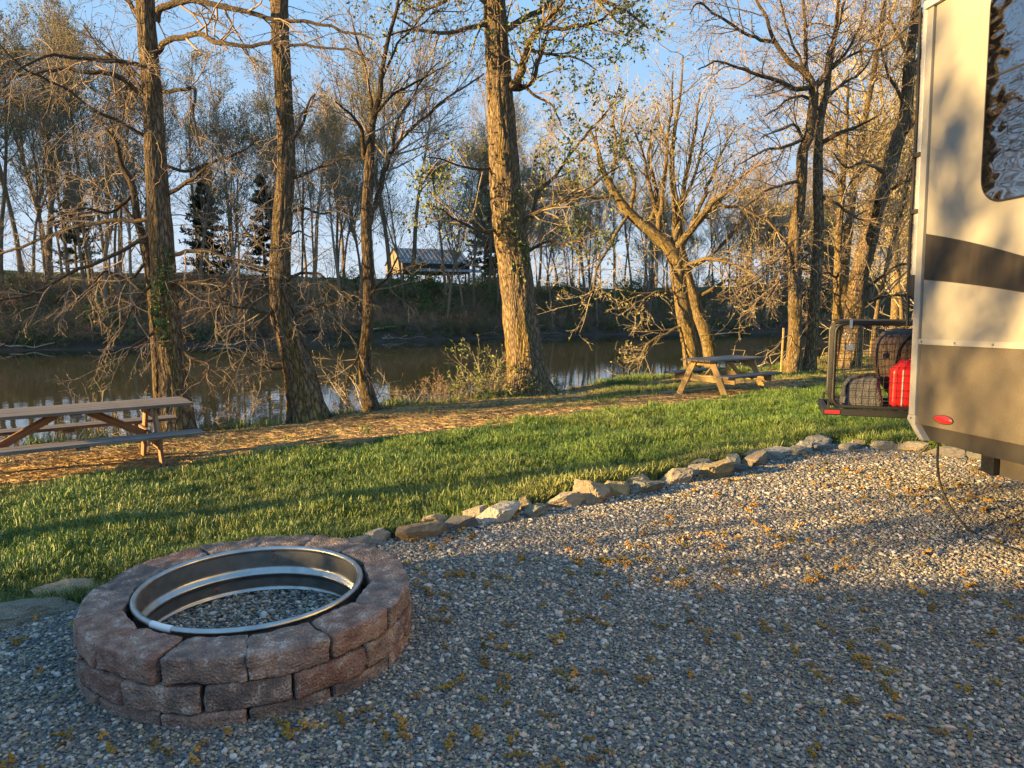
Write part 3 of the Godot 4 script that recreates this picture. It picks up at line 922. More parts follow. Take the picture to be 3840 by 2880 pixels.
	part("cover", cube_shape(16, func(p: Vector3) -> Vector3:
		var q := rounded(p, Vector3(0.50, 0.34, 0.20), 0.17)
		var t := (q.y + 0.34) / 0.68
		q.x *= 0.72 + 0.42 * sin(clampf(t * 1.15, 0.0, 1.0) * PI * 0.62)
		q += p.normalized() * 0.010 * (noise.get_noise_3d(q.x * 60.0, q.y * 14.0, q.z * 60.0) + 0.5 * noise.get_noise_3d(q.x * 140.0, q.y * 40.0, q.z * 140.0))
		return q + Vector3(0, 0.345, 0)), M.brown_cover, grill)
	mb = MB.new()
	var wp := smooth_line(PackedVector3Array([Vector3(-0.40, 0.02, 0.2), Vector3(-0.42, 0.25, 0.205), Vector3(-0.40, 0.50, 0.205), Vector3(-0.30, 0.64, 0.17), Vector3(-0.22, 0.69, 0.08)]), 5)
	var wr := PackedFloat32Array()
	for q in wp: wr.append(0.011)
	mb.tube(wp, wr, 6)
	mb.cbox(Vector3(-0.20, 0.50, 0.20), Vector3(0.07, 0.06, 0.02), 0.006)
	part("webbing", mb.mesh(), M.black_rubber, grill)

# ---------------------------------------------------------------- picnic tables
func board(parent: Node, called: String, a: Vector3, b: Vector3, wide: Vector3, w: float, t: float, m: Material) -> MeshInstance3D:
	var x := (b - a).normalized()
	var y := (wide - x * wide.dot(x)).normalized()
	var key := "board%.2f_%.3f_%.3f" % [a.distance_to(b), w, t]
	if not M.has(key):
		var mb := MB.new()
		mb.cbox(Vector3.ZERO, Vector3(a.distance_to(b), w, t), 0.005)
		M[key] = mb.mesh()
	return part(called, M[key], m, parent, (a + b) / 2.0, Basis(x, y, x.cross(y)))

func picnic_table(label: String, at: Vector3, turn: float, L: float, lx: float, top_m: Array, leg_m: Material, brace_m: Material) -> Node3D:
	var t := thing("picnic_table", label, "picnic table", at, turn)
	var Y := Vector3.UP
	var Z := Vector3(0, 0, 1)
	for k in 5:
		var e := rng.randf_range(-0.008, 0.008)
		board(t, "top_plank", Vector3(-L / 2 + e, 0.735 + rng.randf_range(-0.002, 0.002), (k - 2) * 0.150), Vector3(L / 2 + e, 0.735 + rng.randf_range(-0.002, 0.002), (k - 2) * 0.150), Z, 0.140, 0.038, top_m[k % top_m.size()])
	for s: float in [-1.0, 1.0]:
		for k in 2:
			board(t, "seat_plank", Vector3(-L / 2, 0.44, s * (0.60 + 0.15 * k)), Vector3(L / 2, 0.44, s * (0.60 + 0.15 * k)), Z, 0.140, 0.038, top_m[(k + 1) % top_m.size()])
		board(t, "cleat", Vector3(0.0, 0.40, s * 0.55), Vector3(0.0, 0.40, s * 0.80), Y, 0.036, 0.12, top_m[0])
	board(t, "cleat", Vector3(0.0, 0.697, -0.36), Vector3(0.0, 0.697, 0.36), Y, 0.034, 0.10, top_m[0])
	for sx: float in [-1.0, 1.0]:
		var x := sx * lx
		for s: float in [-1.0, 1.0]:
			board(t, "leg", Vector3(x, -0.03, s * 0.60), Vector3(x, 0.714, s * 0.225), Vector3(0, 0.3, 1), 0.140, 0.038, leg_m)
		board(t, "seat_beam", Vector3(x - sx * 0.042, 0.352, -0.76), Vector3(x - sx * 0.042, 0.352, 0.76), Y, 0.135, 0.038, leg_m if leg_m == M.wood_yellow else brace_m)
		board(t, "top_beam", Vector3(x - sx * 0.042, 0.664, -0.36), Vector3(x - sx * 0.042, 0.664, 0.36), Y, 0.095, 0.038, brace_m)
		board(t, "brace", Vector3(x - sx * 0.07, 0.37, 0), Vector3(sx * 0.16, 0.69, 0), Vector3(0, 1, 0), 0.088, 0.038, brace_m)
	return t

func build_tables() -> void:
	var a1 := on_ground(-5.02, 8.12)
	picnic_table("weathered grey picnic table with brown legs on the straw beside the riverbank trees", a1, atan2(0.93, 1.18) - 0.02, 2.44, 0.80, [M.wood_grey, M.wood_grey_warm, M.wood_grey], M.wood_brown, M.wood_brown)
	var a2 := on_ground(4.45, 15.1)
	picnic_table("picnic table with grey top and fresh yellow timber legs near the far lawn", a2, atan2(0.60, 0.80), 1.83, 0.66, [M.wood_grey, M.wood_grey, M.wood_grey_warm], M.wood_yellow, M.wood_yellow)

# ---------------------------------------------------------------- open barn on the hill
func build_barn() -> void:
	var x0 := -9.2
	var d0 := 79.0
	var b := thing("pole_barn", "open pole barn with a metal roof on the crest across the river", "barn", Vector3(x0, ground(x0, -d0) - 0.1, -d0), deg_to_rad(27.0))
	var L := 7.4
	var hw := 2.9
	var ye := 2.1
	var yr := 3.75
	for s: float in [-1.0, 1.0]:
		var mb := MB.new()
		mb.cbox(Vector3(0, 0, 0), Vector3(L + 0.4, 0.06, Vector2(hw + 0.2, yr - ye).length()), 0.01)
		var roof := part("roof", mb.mesh(), M.barn_roof, b, Vector3(0, (ye + yr) / 2 + 0.10, s * (hw + 0.1) / 2), Basis(Vector3(1, 0, 0), s * atan2(yr - ye, hw)))
		for k in 16:
			mb = MB.new()
			mb.cbox(Vector3(0, 0, 0), Vector3(0.05, 0.05, Vector2(hw + 0.2, yr - ye).length()), 0.01)
			part("roof_rib", mb.mesh(), M.barn_roof, roof, Vector3(-L / 2 + L * k / 15.0, 0.05, 0))
		mb = MB.new()
		mb.cbox(Vector3(0, ye - 0.42, s * hw), Vector3(L, 0.95, 0.08), 0.01)
		part("side_wall", mb.mesh(), M.barn_dark, b)
		part("gable", slab([[-hw, ye - 0.9], [hw, ye - 0.9], [hw, ye], [0, yr], [-hw, ye]], -0.05, 0.05), M.barn_wall if s < 0 else M.barn_dark, b, Vector3(s * L / 2, 0, 0), Basis(Vector3.UP, PI / 2))
		for k in 4:
			mb = MB.new()
			mb.cbox(Vector3(-L / 2 + L * k / 3.0, (ye - 0.9) / 2, s * (hw - 0.12)), Vector3(0.16, ye - 0.9, 0.16), 0.01)
			part("post", mb.mesh(), M.barn_post, b)
	var mb := MB.new()
	mb.cbox(Vector3.ZERO, Vector3(L + 0.8, 0.06, 2.6), 0.01)
	part("lean_to_roof", mb.mesh(), M.barn_roof, b, Vector3(0.3, ye - 0.62, hw + 1.25), Basis(Vector3(1, 0, 0), 0.17))
	for k in 5:
		mb = MB.new()
		mb.cbox(Vector3(-L / 2 + 0.2 + (L + 0.2) * k / 4.0, (ye - 0.85) / 2, hw + 2.4), Vector3(0.14, ye - 0.85, 0.14), 0.01)
		part("post", mb.mesh(), M.barn_post, b)
	# red dirt mound beside it
	var dm := part("dirt_mound", cube_shape(8, func(p: Vector3) -> Vector3:
		var q := p.normalized() * Vector3(1.6, 0.8, 1.2)
		return q * (1.0 + 0.25 * noise.get_noise_3d(q.x * 8.0, q.y * 8.0, q.z * 8.0))), mat(0.26, 0.12, 0.065, 0.95), self, on_ground(-1.6, 80.0, 0.1))
	tag(dm, "low mound of reddish soil on the crest right of the barn", "mound")
const T1 := [[[-5.70, -0.69, -12.10, 0.296], [-5.75, 0.38, -12.10, 0.211], [-5.80, 1.55, -12.10, 0.195], [-5.82, 2.69, -12.10, 0.179], [-5.84, 3.59, -12.10, 0.164], [-5.84, 4.90, -12.10, 0.148], [-5.87, 5.76, -12.10, 0.140], [-5.86, 6.75, -12.10, 0.133], [-5.85, 8.40, -12.10, 0.094], [-5.82, 9.86, -12.10, 0.047]], [
	[[-5.71, 6.00, -12.10, 0.062], [-5.58, 6.18, -12.04, 0.056], [-5.22, 6.25, -11.97, 0.051], [-4.88, 6.22, -11.91, 0.045], [-4.27, 6.08, -11.85, 0.039], [-3.73, 5.93, -11.79, 0.033], [-3.24, 5.86, -11.72, 0.027], [-2.70, 5.72, -11.66, 0.021], [-2.14, 5.56, -11.60, 0.015]],
	[[-5.72, 5.53, -12.10, 0.051], [-5.48, 5.66, -11.95, 0.047], [-5.12, 5.68, -11.80, 0.043], [-4.79, 5.62, -11.65, 0.039], [-4.55, 5.49, -11.50, 0.035], [-4.17, 5.38, -11.35, 0.030], [-3.73, 5.33, -11.20, 0.026], [-3.26, 5.30, -11.05, 0.022], [-2.78, 5.23, -10.90, 0.018], [-2.38, 5.13, -10.75, 0.014], [-2.04, 4.91, -10.60, 0.010]],
	[[-5.93, 4.82, -12.10, 0.047], [-6.07, 4.93, -12.01, 0.043], [-6.20, 5.06, -11.92, 0.040], [-6.39, 5.13, -11.83, 0.036], [-6.61, 5.12, -11.74, 0.032], [-6.92, 5.15, -11.66, 0.029], [-7.13, 5.10, -11.57, 0.025], [-7.47, 5.00, -11.48, 0.022], [-7.80, 4.90, -11.39, 0.018], [-8.13, 4.80, -11.30, 0.015]],
	[[-5.97, 4.98, -12.10, 0.035], [-6.19, 5.32, -12.19, 0.032], [-6.45, 5.45, -12.27, 0.029], [-6.88, 5.53, -12.36, 0.025], [-7.51, 5.62, -12.44, 0.022], [-8.13, 5.66, -12.53, 0.019], [-8.60, 5.74, -12.61, 0.016], [-9.00, 5.81, -12.70, 0.012]],
	[[-5.70, 4.91, -12.10, 0.035], [-5.41, 4.89, -11.93, 0.031], [-5.01, 4.88, -11.77, 0.027], [-4.96, 4.63, -11.60, 0.023], [-4.89, 4.39, -11.43, 0.019], [-4.79, 4.05, -11.27, 0.015], [-4.69, 3.84, -11.10, 0.011]],
	[[-5.86, 2.24, -12.10, 0.039], [-5.17, 2.37, -11.85, 0.033], [-4.47, 2.20, -11.60, 0.027], [-3.95, 2.08, -11.35, 0.020], [-3.58, 2.07, -11.10, 0.014]],
	[[-5.87, 2.69, -12.10, 0.039], [-6.45, 2.33, -11.85, 0.033], [-7.07, 1.99, -11.60, 0.027], [-7.60, 1.62, -11.35, 0.020], [-7.86, 1.54, -11.10, 0.014]],
	[[-5.88, 2.91, -12.10, 0.039], [-6.74, 2.86, -12.30, 0.033], [-7.73, 2.73, -12.50, 0.028], [-8.68, 2.43, -12.70, 0.022], [-9.41, 2.28, -12.90, 0.017]],
	[[-5.83, 3.81, -12.10, 0.031], [-5.42, 3.68, -12.22, 0.026], [-5.08, 3.86, -12.35, 0.022], [-4.58, 4.03, -12.47, 0.017], [-4.30, 4.29, -12.60, 0.012]],
	[[-5.77, 3.21, -12.10, 0.039], [-5.28, 3.48, -11.90, 0.030], [-4.89, 3.59, -11.70, 0.020], [-4.58, 3.76, -11.50, 0.011]],
	[[-5.90, 1.93, -12.10, 0.031], [-6.14, 1.62, -11.90, 0.025], [-6.28, 1.25, -11.70, 0.018], [-6.27, 0.96, -11.50, 0.011]],
	[[-5.83, 1.78, -12.10, 0.031], [-5.17, 1.85, -11.80, 0.024], [-4.68, 1.62, -11.50, 0.018], [-4.51, 1.19, -11.20, 0.011]],
	[[-5.85, 4.54, -12.10, 0.031], [-6.15, 5.14, -12.17, 0.026], [-6.48, 5.46, -12.25, 0.022], [-6.77, 5.63, -12.32, 0.017], [-7.06, 6.02, -12.40, 0.012]],
	[[-5.85, 5.62, -12.10, 0.035], [-6.10, 6.23, -12.20, 0.029], [-6.36, 6.55, -12.30, 0.022], [-6.55, 6.88, -12.40, 0.016]],
	[[-5.84, 1.24, -12.10, 0.031], [-6.06, 0.93, -11.97, 0.025], [-6.31, 0.75, -11.83, 0.018], [-6.37, 0.49, -11.70, 0.011]],
	[[-5.72, 0.93, -12.10, 0.031], [-5.38, 0.62, -11.97, 0.025], [-5.02, 0.48, -11.83, 0.018], [-5.13, 0.19, -11.70, 0.011]],
	[[-5.87, 4.18, -12.10, 0.031], [-6.40, 4.45, -11.72, 0.026], [-6.80, 4.76, -11.35, 0.021], [-7.10, 4.91, -10.97, 0.015], [-7.22, 5.17, -10.60, 0.010]],
	[[-5.89, 5.34, -12.10, 0.039], [-6.40, 5.19, -11.43, 0.029], [-6.75, 5.04, -10.77, 0.020], [-6.93, 4.40, -10.10, 0.010]]]]
const T1B := [[[-6.44, -0.54, -12.90, 0.083], [-6.41, 0.31, -12.90, 0.075], [-6.42, 1.15, -12.90, 0.075], [-6.43, 1.96, -12.90, 0.075], [-6.47, 2.49, -12.90, 0.075], [-6.59, 2.90, -12.90, 0.067], [-6.66, 3.57, -12.90, 0.058], [-6.83, 3.91, -12.90, 0.050], [-6.89, 4.27, -12.90, 0.033], [-7.03, 4.48, -12.90, 0.025], [-7.28, 4.74, -12.90, 0.012]], [
	[[-6.51, 2.77, -12.90, 0.033], [-7.05, 3.35, -13.07, 0.026], [-7.54, 3.62, -13.23, 0.020], [-8.13, 3.81, -13.40, 0.013]],
	[[-6.63, 3.41, -12.90, 0.033], [-6.97, 3.07, -12.73, 0.026], [-7.43, 3.13, -12.57, 0.019], [-7.89, 2.87, -12.40, 0.012]],
	[[-6.41, 2.28, -12.90, 0.033], [-6.71, 1.95, -12.73, 0.026], [-7.10, 2.03, -12.57, 0.019], [-7.35, 1.63, -12.40, 0.012]]]]
const T2 := [[[-3.75, -0.71, -13.10, 0.355], [-3.86, 0.03, -13.10, 0.279], [-3.99, 0.71, -13.10, 0.236], [-4.15, 1.30, -13.10, 0.203], [-4.20, 1.80, -13.10, 0.186], [-4.16, 2.46, -13.10, 0.169], [-4.09, 3.19, -13.10, 0.160], [-4.01, 4.00, -13.10, 0.152], [-4.00, 4.79, -13.10, 0.144], [-4.03, 5.81, -13.10, 0.144], [-4.03, 6.73, -13.10, 0.144], [-4.00, 8.23, -13.10, 0.110], [-3.98, 9.84, -13.10, 0.051]], [
	[[-3.99, 4.16, -13.10, 0.034], [-3.68, 4.59, -12.93, 0.027], [-3.48, 4.86, -12.77, 0.019], [-3.32, 5.01, -12.60, 0.012]],
	[[-3.99, 3.68, -13.10, 0.034], [-3.34, 3.86, -12.80, 0.022], [-2.87, 3.92, -12.50, 0.010]],
	[[-4.26, 1.22, -13.10, 0.034], [-4.68, 1.43, -12.90, 0.026], [-4.93, 1.47, -12.70, 0.018], [-5.09, 1.63, -12.50, 0.010]],
	[[-4.11, 1.13, -13.10, 0.042], [-3.69, 1.34, -12.90, 0.032], [-3.22, 1.47, -12.70, 0.022], [-2.73, 1.63, -12.50, 0.012]],
	[[-4.17, 2.30, -13.10, 0.034], [-4.60, 2.56, -13.27, 0.026], [-4.98, 2.99, -13.43, 0.018], [-5.20, 3.43, -13.60, 0.011]],
	[[-4.13, 3.03, -13.10, 0.034], [-3.66, 3.18, -13.00, 0.026], [-3.31, 3.09, -12.90, 0.018], [-2.96, 3.23, -12.80, 0.010]],
	[[-4.22, 1.80, -13.10, 0.034], [-3.74, 2.04, -12.87, 0.026], [-3.27, 1.95, -12.63, 0.018], [-2.98, 1.71, -12.40, 0.010]],
	[[-4.16, 1.55, -13.10, 0.030], [-4.52, 1.14, -12.87, 0.023], [-4.61, 0.82, -12.63, 0.016], [-4.29, 0.59, -12.40, 0.010]],
	[[-3.94, 0.54, -13.10, 0.034], [-4.24, 0.30, -12.93, 0.026], [-4.51, 0.40, -12.77, 0.018], [-4.65, 0.54, -12.60, 0.010]],
	[[-4.16, 2.62, -13.10, 0.025], [-3.79, 2.76, -12.85, 0.018], [-3.41, 2.58, -12.60, 0.010]],
	[[-4.19, 1.97, -13.10, 0.030], [-4.52, 1.96, -12.97, 0.022], [-4.97, 1.88, -12.83, 0.015], [-5.25, 1.55, -12.70, 0.008]]]]
const T3 := [[[-2.72, -0.69, -14.00, 0.153], [-2.85, -0.16, -14.00, 0.126], [-2.88, 0.39, -14.00, 0.126], [-2.80, 1.11, -14.00, 0.108], [-2.76, 2.00, -14.00, 0.108], [-2.79, 2.88, -14.00, 0.099], [-2.74, 3.74, -14.00, 0.095], [-2.69, 4.34, -14.00, 0.081], [-2.63, 4.89, -14.00, 0.063], [-2.48, 5.41, -14.00, 0.050], [-2.44, 5.80, -14.00, 0.045], [-2.29, 6.45, -14.00, 0.036], [-2.13, 6.96, -14.00, 0.027], [-2.01, 7.74, -14.00, 0.018]], [
	[[-2.75, 2.99, -14.00, 0.063], [-2.62, 3.43, -14.10, 0.056], [-2.43, 4.13, -14.20, 0.049], [-2.36, 4.39, -14.30, 0.042], [-2.09, 4.77, -14.40, 0.035], [-1.67, 5.14, -14.50, 0.028], [-1.11, 5.61, -14.60, 0.021], [-0.55, 6.02, -14.70, 0.014]],
	[[-2.78, 4.22, -14.00, 0.045], [-2.79, 4.64, -13.85, 0.037], [-2.89, 4.81, -13.70, 0.029], [-3.01, 4.96, -13.55, 0.021], [-3.18, 5.12, -13.40, 0.013]],
	[[-2.63, 4.89, -14.00, 0.036], [-2.71, 5.44, -14.10, 0.030], [-2.80, 6.00, -14.20, 0.024], [-2.98, 6.56, -14.30, 0.017], [-3.10, 7.12, -14.40, 0.011]],
	[[-2.59, 5.02, -14.00, 0.032], [-2.17, 5.38, -13.80, 0.025], [-1.69, 5.53, -13.60, 0.017], [-1.15, 5.77, -13.40, 0.010]],
	[[-2.31, 4.33, -14.00, 0.032], [-2.23, 4.77, -14.07, 0.026], [-1.96, 5.32, -14.15, 0.021], [-1.71, 5.71, -14.22, 0.016], [-1.39, 6.08, -14.30, 0.011]],
	[[-2.48, 5.54, -14.00, 0.027], [-2.21, 6.23, -14.10, 0.022], [-1.89, 6.65, -14.20, 0.016], [-1.60, 7.05, -14.30, 0.011]],
	[[-2.77, 1.64, -14.00, 0.027], [-2.43, 1.99, -13.80, 0.019], [-2.13, 2.33, -13.60, 0.011]],
	[[-2.85, 0.84, -14.00, 0.027], [-3.02, 0.48, -13.90, 0.022], [-3.14, 0.22, -13.80, 0.016], [-3.21, -0.22, -13.70, 0.011]]]]
const T4 := [[[0.40, -0.83, -17.20, 0.643], [0.36, -0.09, -17.20, 0.477], [0.24, 0.80, -17.20, 0.410], [0.15, 1.68, -17.20, 0.388], [0.04, 2.55, -17.20, 0.377], [-0.07, 3.40, -17.20, 0.366], [-0.15, 4.25, -17.20, 0.344], [-0.21, 5.30, -17.20, 0.322], [-0.28, 6.34, -17.20, 0.288], [-0.34, 7.36, -17.20, 0.266], [-0.40, 8.37, -17.20, 0.244], [-0.48, 10.34, -17.20, 0.177], [-0.57, 12.45, -17.20, 0.078]], [
	[[-0.18, 6.18, -17.20, 0.122], [-0.14, 6.34, -17.10, 0.110], [0.08, 6.50, -17.00, 0.101], [0.22, 6.70, -16.90, 0.093], [0.24, 6.82, -16.80, 0.084], [0.38, 7.10, -16.70, 0.075], [0.50, 7.37, -16.60, 0.066], [0.59, 7.52, -16.50, 0.058], [0.88, 7.78, -16.40, 0.049], [1.12, 8.01, -16.30, 0.040], [1.42, 8.34, -16.20, 0.031]],
	[[-0.31, 7.61, -17.20, 0.100], [-0.04, 7.80, -17.35, 0.083], [0.35, 8.11, -17.50, 0.067], [0.74, 8.38, -17.65, 0.051], [1.02, 8.81, -17.80, 0.034]],
	[[-0.57, 7.77, -17.20, 0.067], [-0.70, 7.76, -17.00, 0.058], [-1.11, 7.56, -16.80, 0.050], [-1.60, 7.43, -16.60, 0.041], [-1.87, 7.41, -16.40, 0.032], [-2.15, 7.44, -16.20, 0.024], [-2.34, 7.45, -16.00, 0.015]],
	[[-0.09, 6.43, -17.20, 0.067], [0.23, 6.44, -17.33, 0.059], [0.47, 6.67, -17.47, 0.052], [0.63, 7.14, -17.60, 0.045], [0.78, 7.68, -17.73, 0.038], [0.91, 8.05, -17.87, 0.030], [1.13, 8.49, -18.00, 0.023]],
	[[0.04, 3.14, -17.20, 0.067], [0.49, 3.57, -17.00, 0.056], [0.92, 3.74, -16.80, 0.046], [1.50, 4.01, -16.60, 0.036], [1.96, 4.26, -16.40, 0.026], [2.41, 4.50, -16.20, 0.016]],
	[[0.50, 3.60, -17.20, 0.055], [0.63, 4.11, -17.30, 0.048], [1.02, 4.49, -17.40, 0.040], [1.42, 5.04, -17.50, 0.032], [1.91, 5.66, -17.60, 0.025], [2.43, 6.28, -17.70, 0.017]],
	[[-0.23, 3.19, -17.20, 0.044], [-0.81, 3.19, -16.82, 0.036], [-1.18, 3.34, -16.45, 0.028], [-1.47, 3.52, -16.07, 0.020], [-1.80, 3.63, -15.70, 0.012]],
	[[-0.40, 8.37, -17.20, 0.089], [0.25, 8.79, -16.80, 0.074], [1.14, 8.52, -16.40, 0.059], [1.90, 7.89, -16.00, 0.044], [2.43, 7.45, -15.60, 0.030], [2.75, 7.08, -15.20, 0.015]],
	[[0.61, 7.77, -17.20, 0.055], [1.19, 7.67, -16.93, 0.042], [1.78, 7.67, -16.67, 0.029], [2.25, 7.85, -16.40, 0.016]],
	[[0.39, 7.27, -17.20, 0.044], [0.88, 7.15, -17.03, 0.034], [1.40, 7.00, -16.87, 0.023], [1.90, 6.69, -16.70, 0.013]],
	[[0.09, 6.56, -17.20, 0.044], [0.46, 6.28, -17.00, 0.034], [0.88, 5.92, -16.80, 0.023], [1.08, 5.47, -16.60, 0.013]],
	[[-0.28, 4.68, -17.20, 0.039], [-0.91, 4.57, -16.93, 0.030], [-1.42, 4.68, -16.67, 0.021], [-1.86, 4.73, -16.40, 0.013]],
	[[0.13, 2.55, -17.20, 0.044], [0.80, 2.96, -17.03, 0.034], [1.33, 2.89, -16.87, 0.023], [1.95, 3.14, -16.70, 0.013]],
	[[-0.38, 8.16, -17.20, 0.067], [-0.99, 8.46, -16.95, 0.054], [-1.60, 8.07, -16.70, 0.041], [-2.08, 7.87, -16.45, 0.028], [-2.44, 8.06, -16.20, 0.016]]]]
const T5 := [[[5.90, -0.72, -23.00, 0.297], [5.69, 0.26, -23.00, 0.252], [5.49, 1.15, -23.00, 0.237], [5.32, 2.03, -23.00, 0.222], [5.15, 2.90, -23.00, 0.222], [4.88, 3.33, -23.00, 0.208], [4.28, 3.83, -23.00, 0.178], [3.69, 4.33, -23.00, 0.148], [3.25, 4.90, -23.00, 0.133], [2.88, 5.54, -23.00, 0.089], [2.65, 6.31, -23.00, 0.059], [2.35, 7.00, -23.00, 0.030]], [
	[[5.10, 3.11, -23.00, 0.133], [5.54, 3.74, -22.75, 0.107], [6.16, 4.55, -22.50, 0.081], [6.91, 5.20, -22.25, 0.055], [7.37, 5.70, -22.00, 0.028]],
	[[5.03, 3.19, -23.00, 0.119], [5.32, 4.20, -23.12, 0.095], [5.47, 5.37, -23.25, 0.071], [5.76, 6.67, -23.38, 0.047], [5.89, 8.11, -23.50, 0.023]],
	[[4.58, 3.59, -23.00, 0.089], [4.65, 4.72, -22.75, 0.071], [4.71, 5.93, -22.50, 0.054], [4.76, 7.23, -22.25, 0.036], [4.75, 8.34, -22.00, 0.018]],
	[[4.28, 3.83, -23.00, 0.089], [4.59, 4.93, -23.20, 0.066], [4.31, 6.25, -23.40, 0.043], [4.61, 7.57, -23.60, 0.020]],
	[[3.69, 4.33, -23.00, 0.074], [3.78, 5.43, -22.80, 0.056], [3.30, 6.50, -22.60, 0.037], [3.40, 7.40, -22.40, 0.019]],
	[[3.25, 4.90, -23.00, 0.059], [2.65, 4.74, -22.83, 0.045], [2.20, 4.85, -22.67, 0.031], [1.62, 4.55, -22.50, 0.017]],
	[[3.69, 4.33, -23.00, 0.059], [3.20, 3.61, -22.50, 0.051], [2.81, 3.02, -22.00, 0.042], [2.48, 2.40, -21.50, 0.033], [2.31, 1.81, -21.00, 0.025], [1.81, 1.44, -20.50, 0.016]],
	[[4.88, 3.33, -23.00, 0.074], [4.24, 5.17, -22.90, 0.056], [4.05, 6.13, -22.80, 0.037], [3.59, 7.07, -22.70, 0.019]],
	[[5.60, 3.76, -23.00, 0.074], [6.17, 5.20, -23.13, 0.056], [6.61, 6.22, -23.27, 0.038], [7.06, 7.10, -23.40, 0.020]],
	[[5.36, 1.74, -23.00, 0.059], [4.70, 1.88, -22.67, 0.045], [4.06, 1.59, -22.33, 0.031], [3.73, 1.02, -22.00, 0.017]],
	[[5.56, 0.85, -23.00, 0.059], [4.87, 0.57, -22.67, 0.045], [4.23, 0.23, -22.33, 0.031], [4.04, -0.11, -22.00, 0.017]],
	[[6.30, 4.62, -23.00, 0.059], [7.07, 4.43, -22.67, 0.045], [7.83, 3.97, -22.33, 0.031], [8.29, 3.39, -22.00, 0.017]],
	[[5.19, 2.61, -23.00, 0.074], [6.17, 2.86, -22.33, 0.055], [7.10, 2.41, -21.67, 0.036], [7.45, 1.71, -21.00, 0.016]],
	[[3.10, 5.25, -23.00, 0.059], [3.24, 6.19, -23.10, 0.046], [3.16, 7.33, -23.20, 0.032], [3.38, 8.33, -23.30, 0.018]]]]
const T5B := [[[6.83, -0.57, -24.00, 0.248], [6.56, 0.21, -24.00, 0.217], [6.22, 1.13, -24.00, 0.201], [5.89, 2.05, -24.00, 0.186], [5.64, 2.81, -24.00, 0.186], [5.47, 3.56, -24.00, 0.170], [5.37, 4.60, -24.00, 0.124], [5.22, 5.64, -24.00, 0.093], [5.23, 6.81, -24.00, 0.070], [5.42, 8.25, -24.00, 0.039], [5.47, 9.39, -24.00, 0.023]], [
	[[5.52, 3.26, -24.00, 0.077], [6.33, 4.33, -24.17, 0.058], [6.97, 4.95, -24.33, 0.039], [7.44, 6.17, -24.50, 0.021]],
	[[6.06, 1.59, -24.00, 0.062], [6.86, 2.19, -23.67, 0.047], [7.65, 2.33, -23.33, 0.032], [8.11, 2.90, -23.00, 0.018]],
	[[5.37, 4.46, -24.00, 0.062], [5.97, 5.66, -24.10, 0.048], [6.26, 6.85, -24.20, 0.033], [6.56, 7.90, -24.30, 0.019]],
	[[5.25, 6.08, -24.00, 0.046], [4.89, 6.99, -24.15, 0.033], [4.74, 8.04, -24.30, 0.019]],
	[[5.72, 2.51, -24.00, 0.062], [6.83, 3.27, -24.20, 0.048], [7.63, 4.20, -24.40, 0.033], [8.29, 4.83, -24.60, 0.019]]]]
const T6 := [[[8.25, -0.75, -21.00, 0.271], [8.27, 0.10, -21.00, 0.217], [8.26, 0.91, -21.00, 0.190], [8.18, 2.25, -21.00, 0.176], [8.13, 3.33, -21.00, 0.169], [8.21, 4.18, -21.00, 0.162], [8.25, 4.98, -21.00, 0.149], [8.26, 5.79, -21.00, 0.149], [8.41, 6.18, -21.00, 0.135], [8.49, 6.98, -21.00, 0.122], [8.49, 7.48, -21.00, 0.122], [8.25, 7.92, -21.00, 0.095], [7.78, 8.23, -21.00, 0.068], [7.36, 8.76, -21.00, 0.054], [7.19, 9.11, -21.00, 0.047], [7.05, 9.50, -21.00, 0.041], [6.79, 9.88, -21.00, 0.034], [6.58, 10.61, -21.00, 0.020]], [
	[[8.49, 7.48, -21.00, 0.108], [8.77, 7.82, -21.08, 0.095], [8.96, 8.20, -21.17, 0.081], [8.98, 8.54, -21.25, 0.068], [9.15, 8.97, -21.33, 0.055], [9.33, 9.66, -21.42, 0.041], [9.50, 10.58, -21.50, 0.028]],
	[[8.29, 7.91, -21.00, 0.068], [8.25, 8.58, -21.12, 0.058], [8.30, 9.20, -21.25, 0.048], [8.24, 10.03, -21.38, 0.038], [8.24, 10.83, -21.50, 0.028]],
	[[8.43, 7.56, -21.00, 0.081], [7.91, 7.43, -20.70, 0.068], [7.31, 7.51, -20.40, 0.055], [6.42, 7.68, -20.10, 0.042], [5.50, 7.88, -19.80, 0.028], [4.87, 7.57, -19.50, 0.015]],
	[[7.36, 8.76, -21.00, 0.054], [6.56, 8.87, -20.75, 0.044], [5.71, 9.20, -20.50, 0.035], [5.01, 9.46, -20.25, 0.025], [4.71, 9.13, -20.00, 0.015]],
	[[8.24, 6.14, -21.00, 0.054], [7.55, 5.82, -20.67, 0.041], [6.80, 5.63, -20.33, 0.028], [6.07, 5.19, -20.00, 0.015]],
	[[8.25, 4.98, -21.00, 0.054], [7.59, 4.81, -20.67, 0.041], [6.72, 4.38, -20.33, 0.028], [6.12, 3.84, -20.00, 0.015]],
	[[8.33, 5.89, -21.00, 0.054], [7.98, 6.48, -20.83, 0.041], [7.53, 6.32, -20.67, 0.029], [6.84, 6.03, -20.50, 0.016]],
	[[8.16, 3.30, -21.00, 0.041], [7.55, 2.76, -20.67, 0.032], [6.93, 2.22, -20.33, 0.024], [6.31, 1.96, -20.00, 0.015]],
	[[8.30, 7.92, -21.00, 0.041], [7.75, 8.72, -20.83, 0.032], [7.40, 9.39, -20.67, 0.024], [7.19, 10.04, -20.50, 0.016]]]]
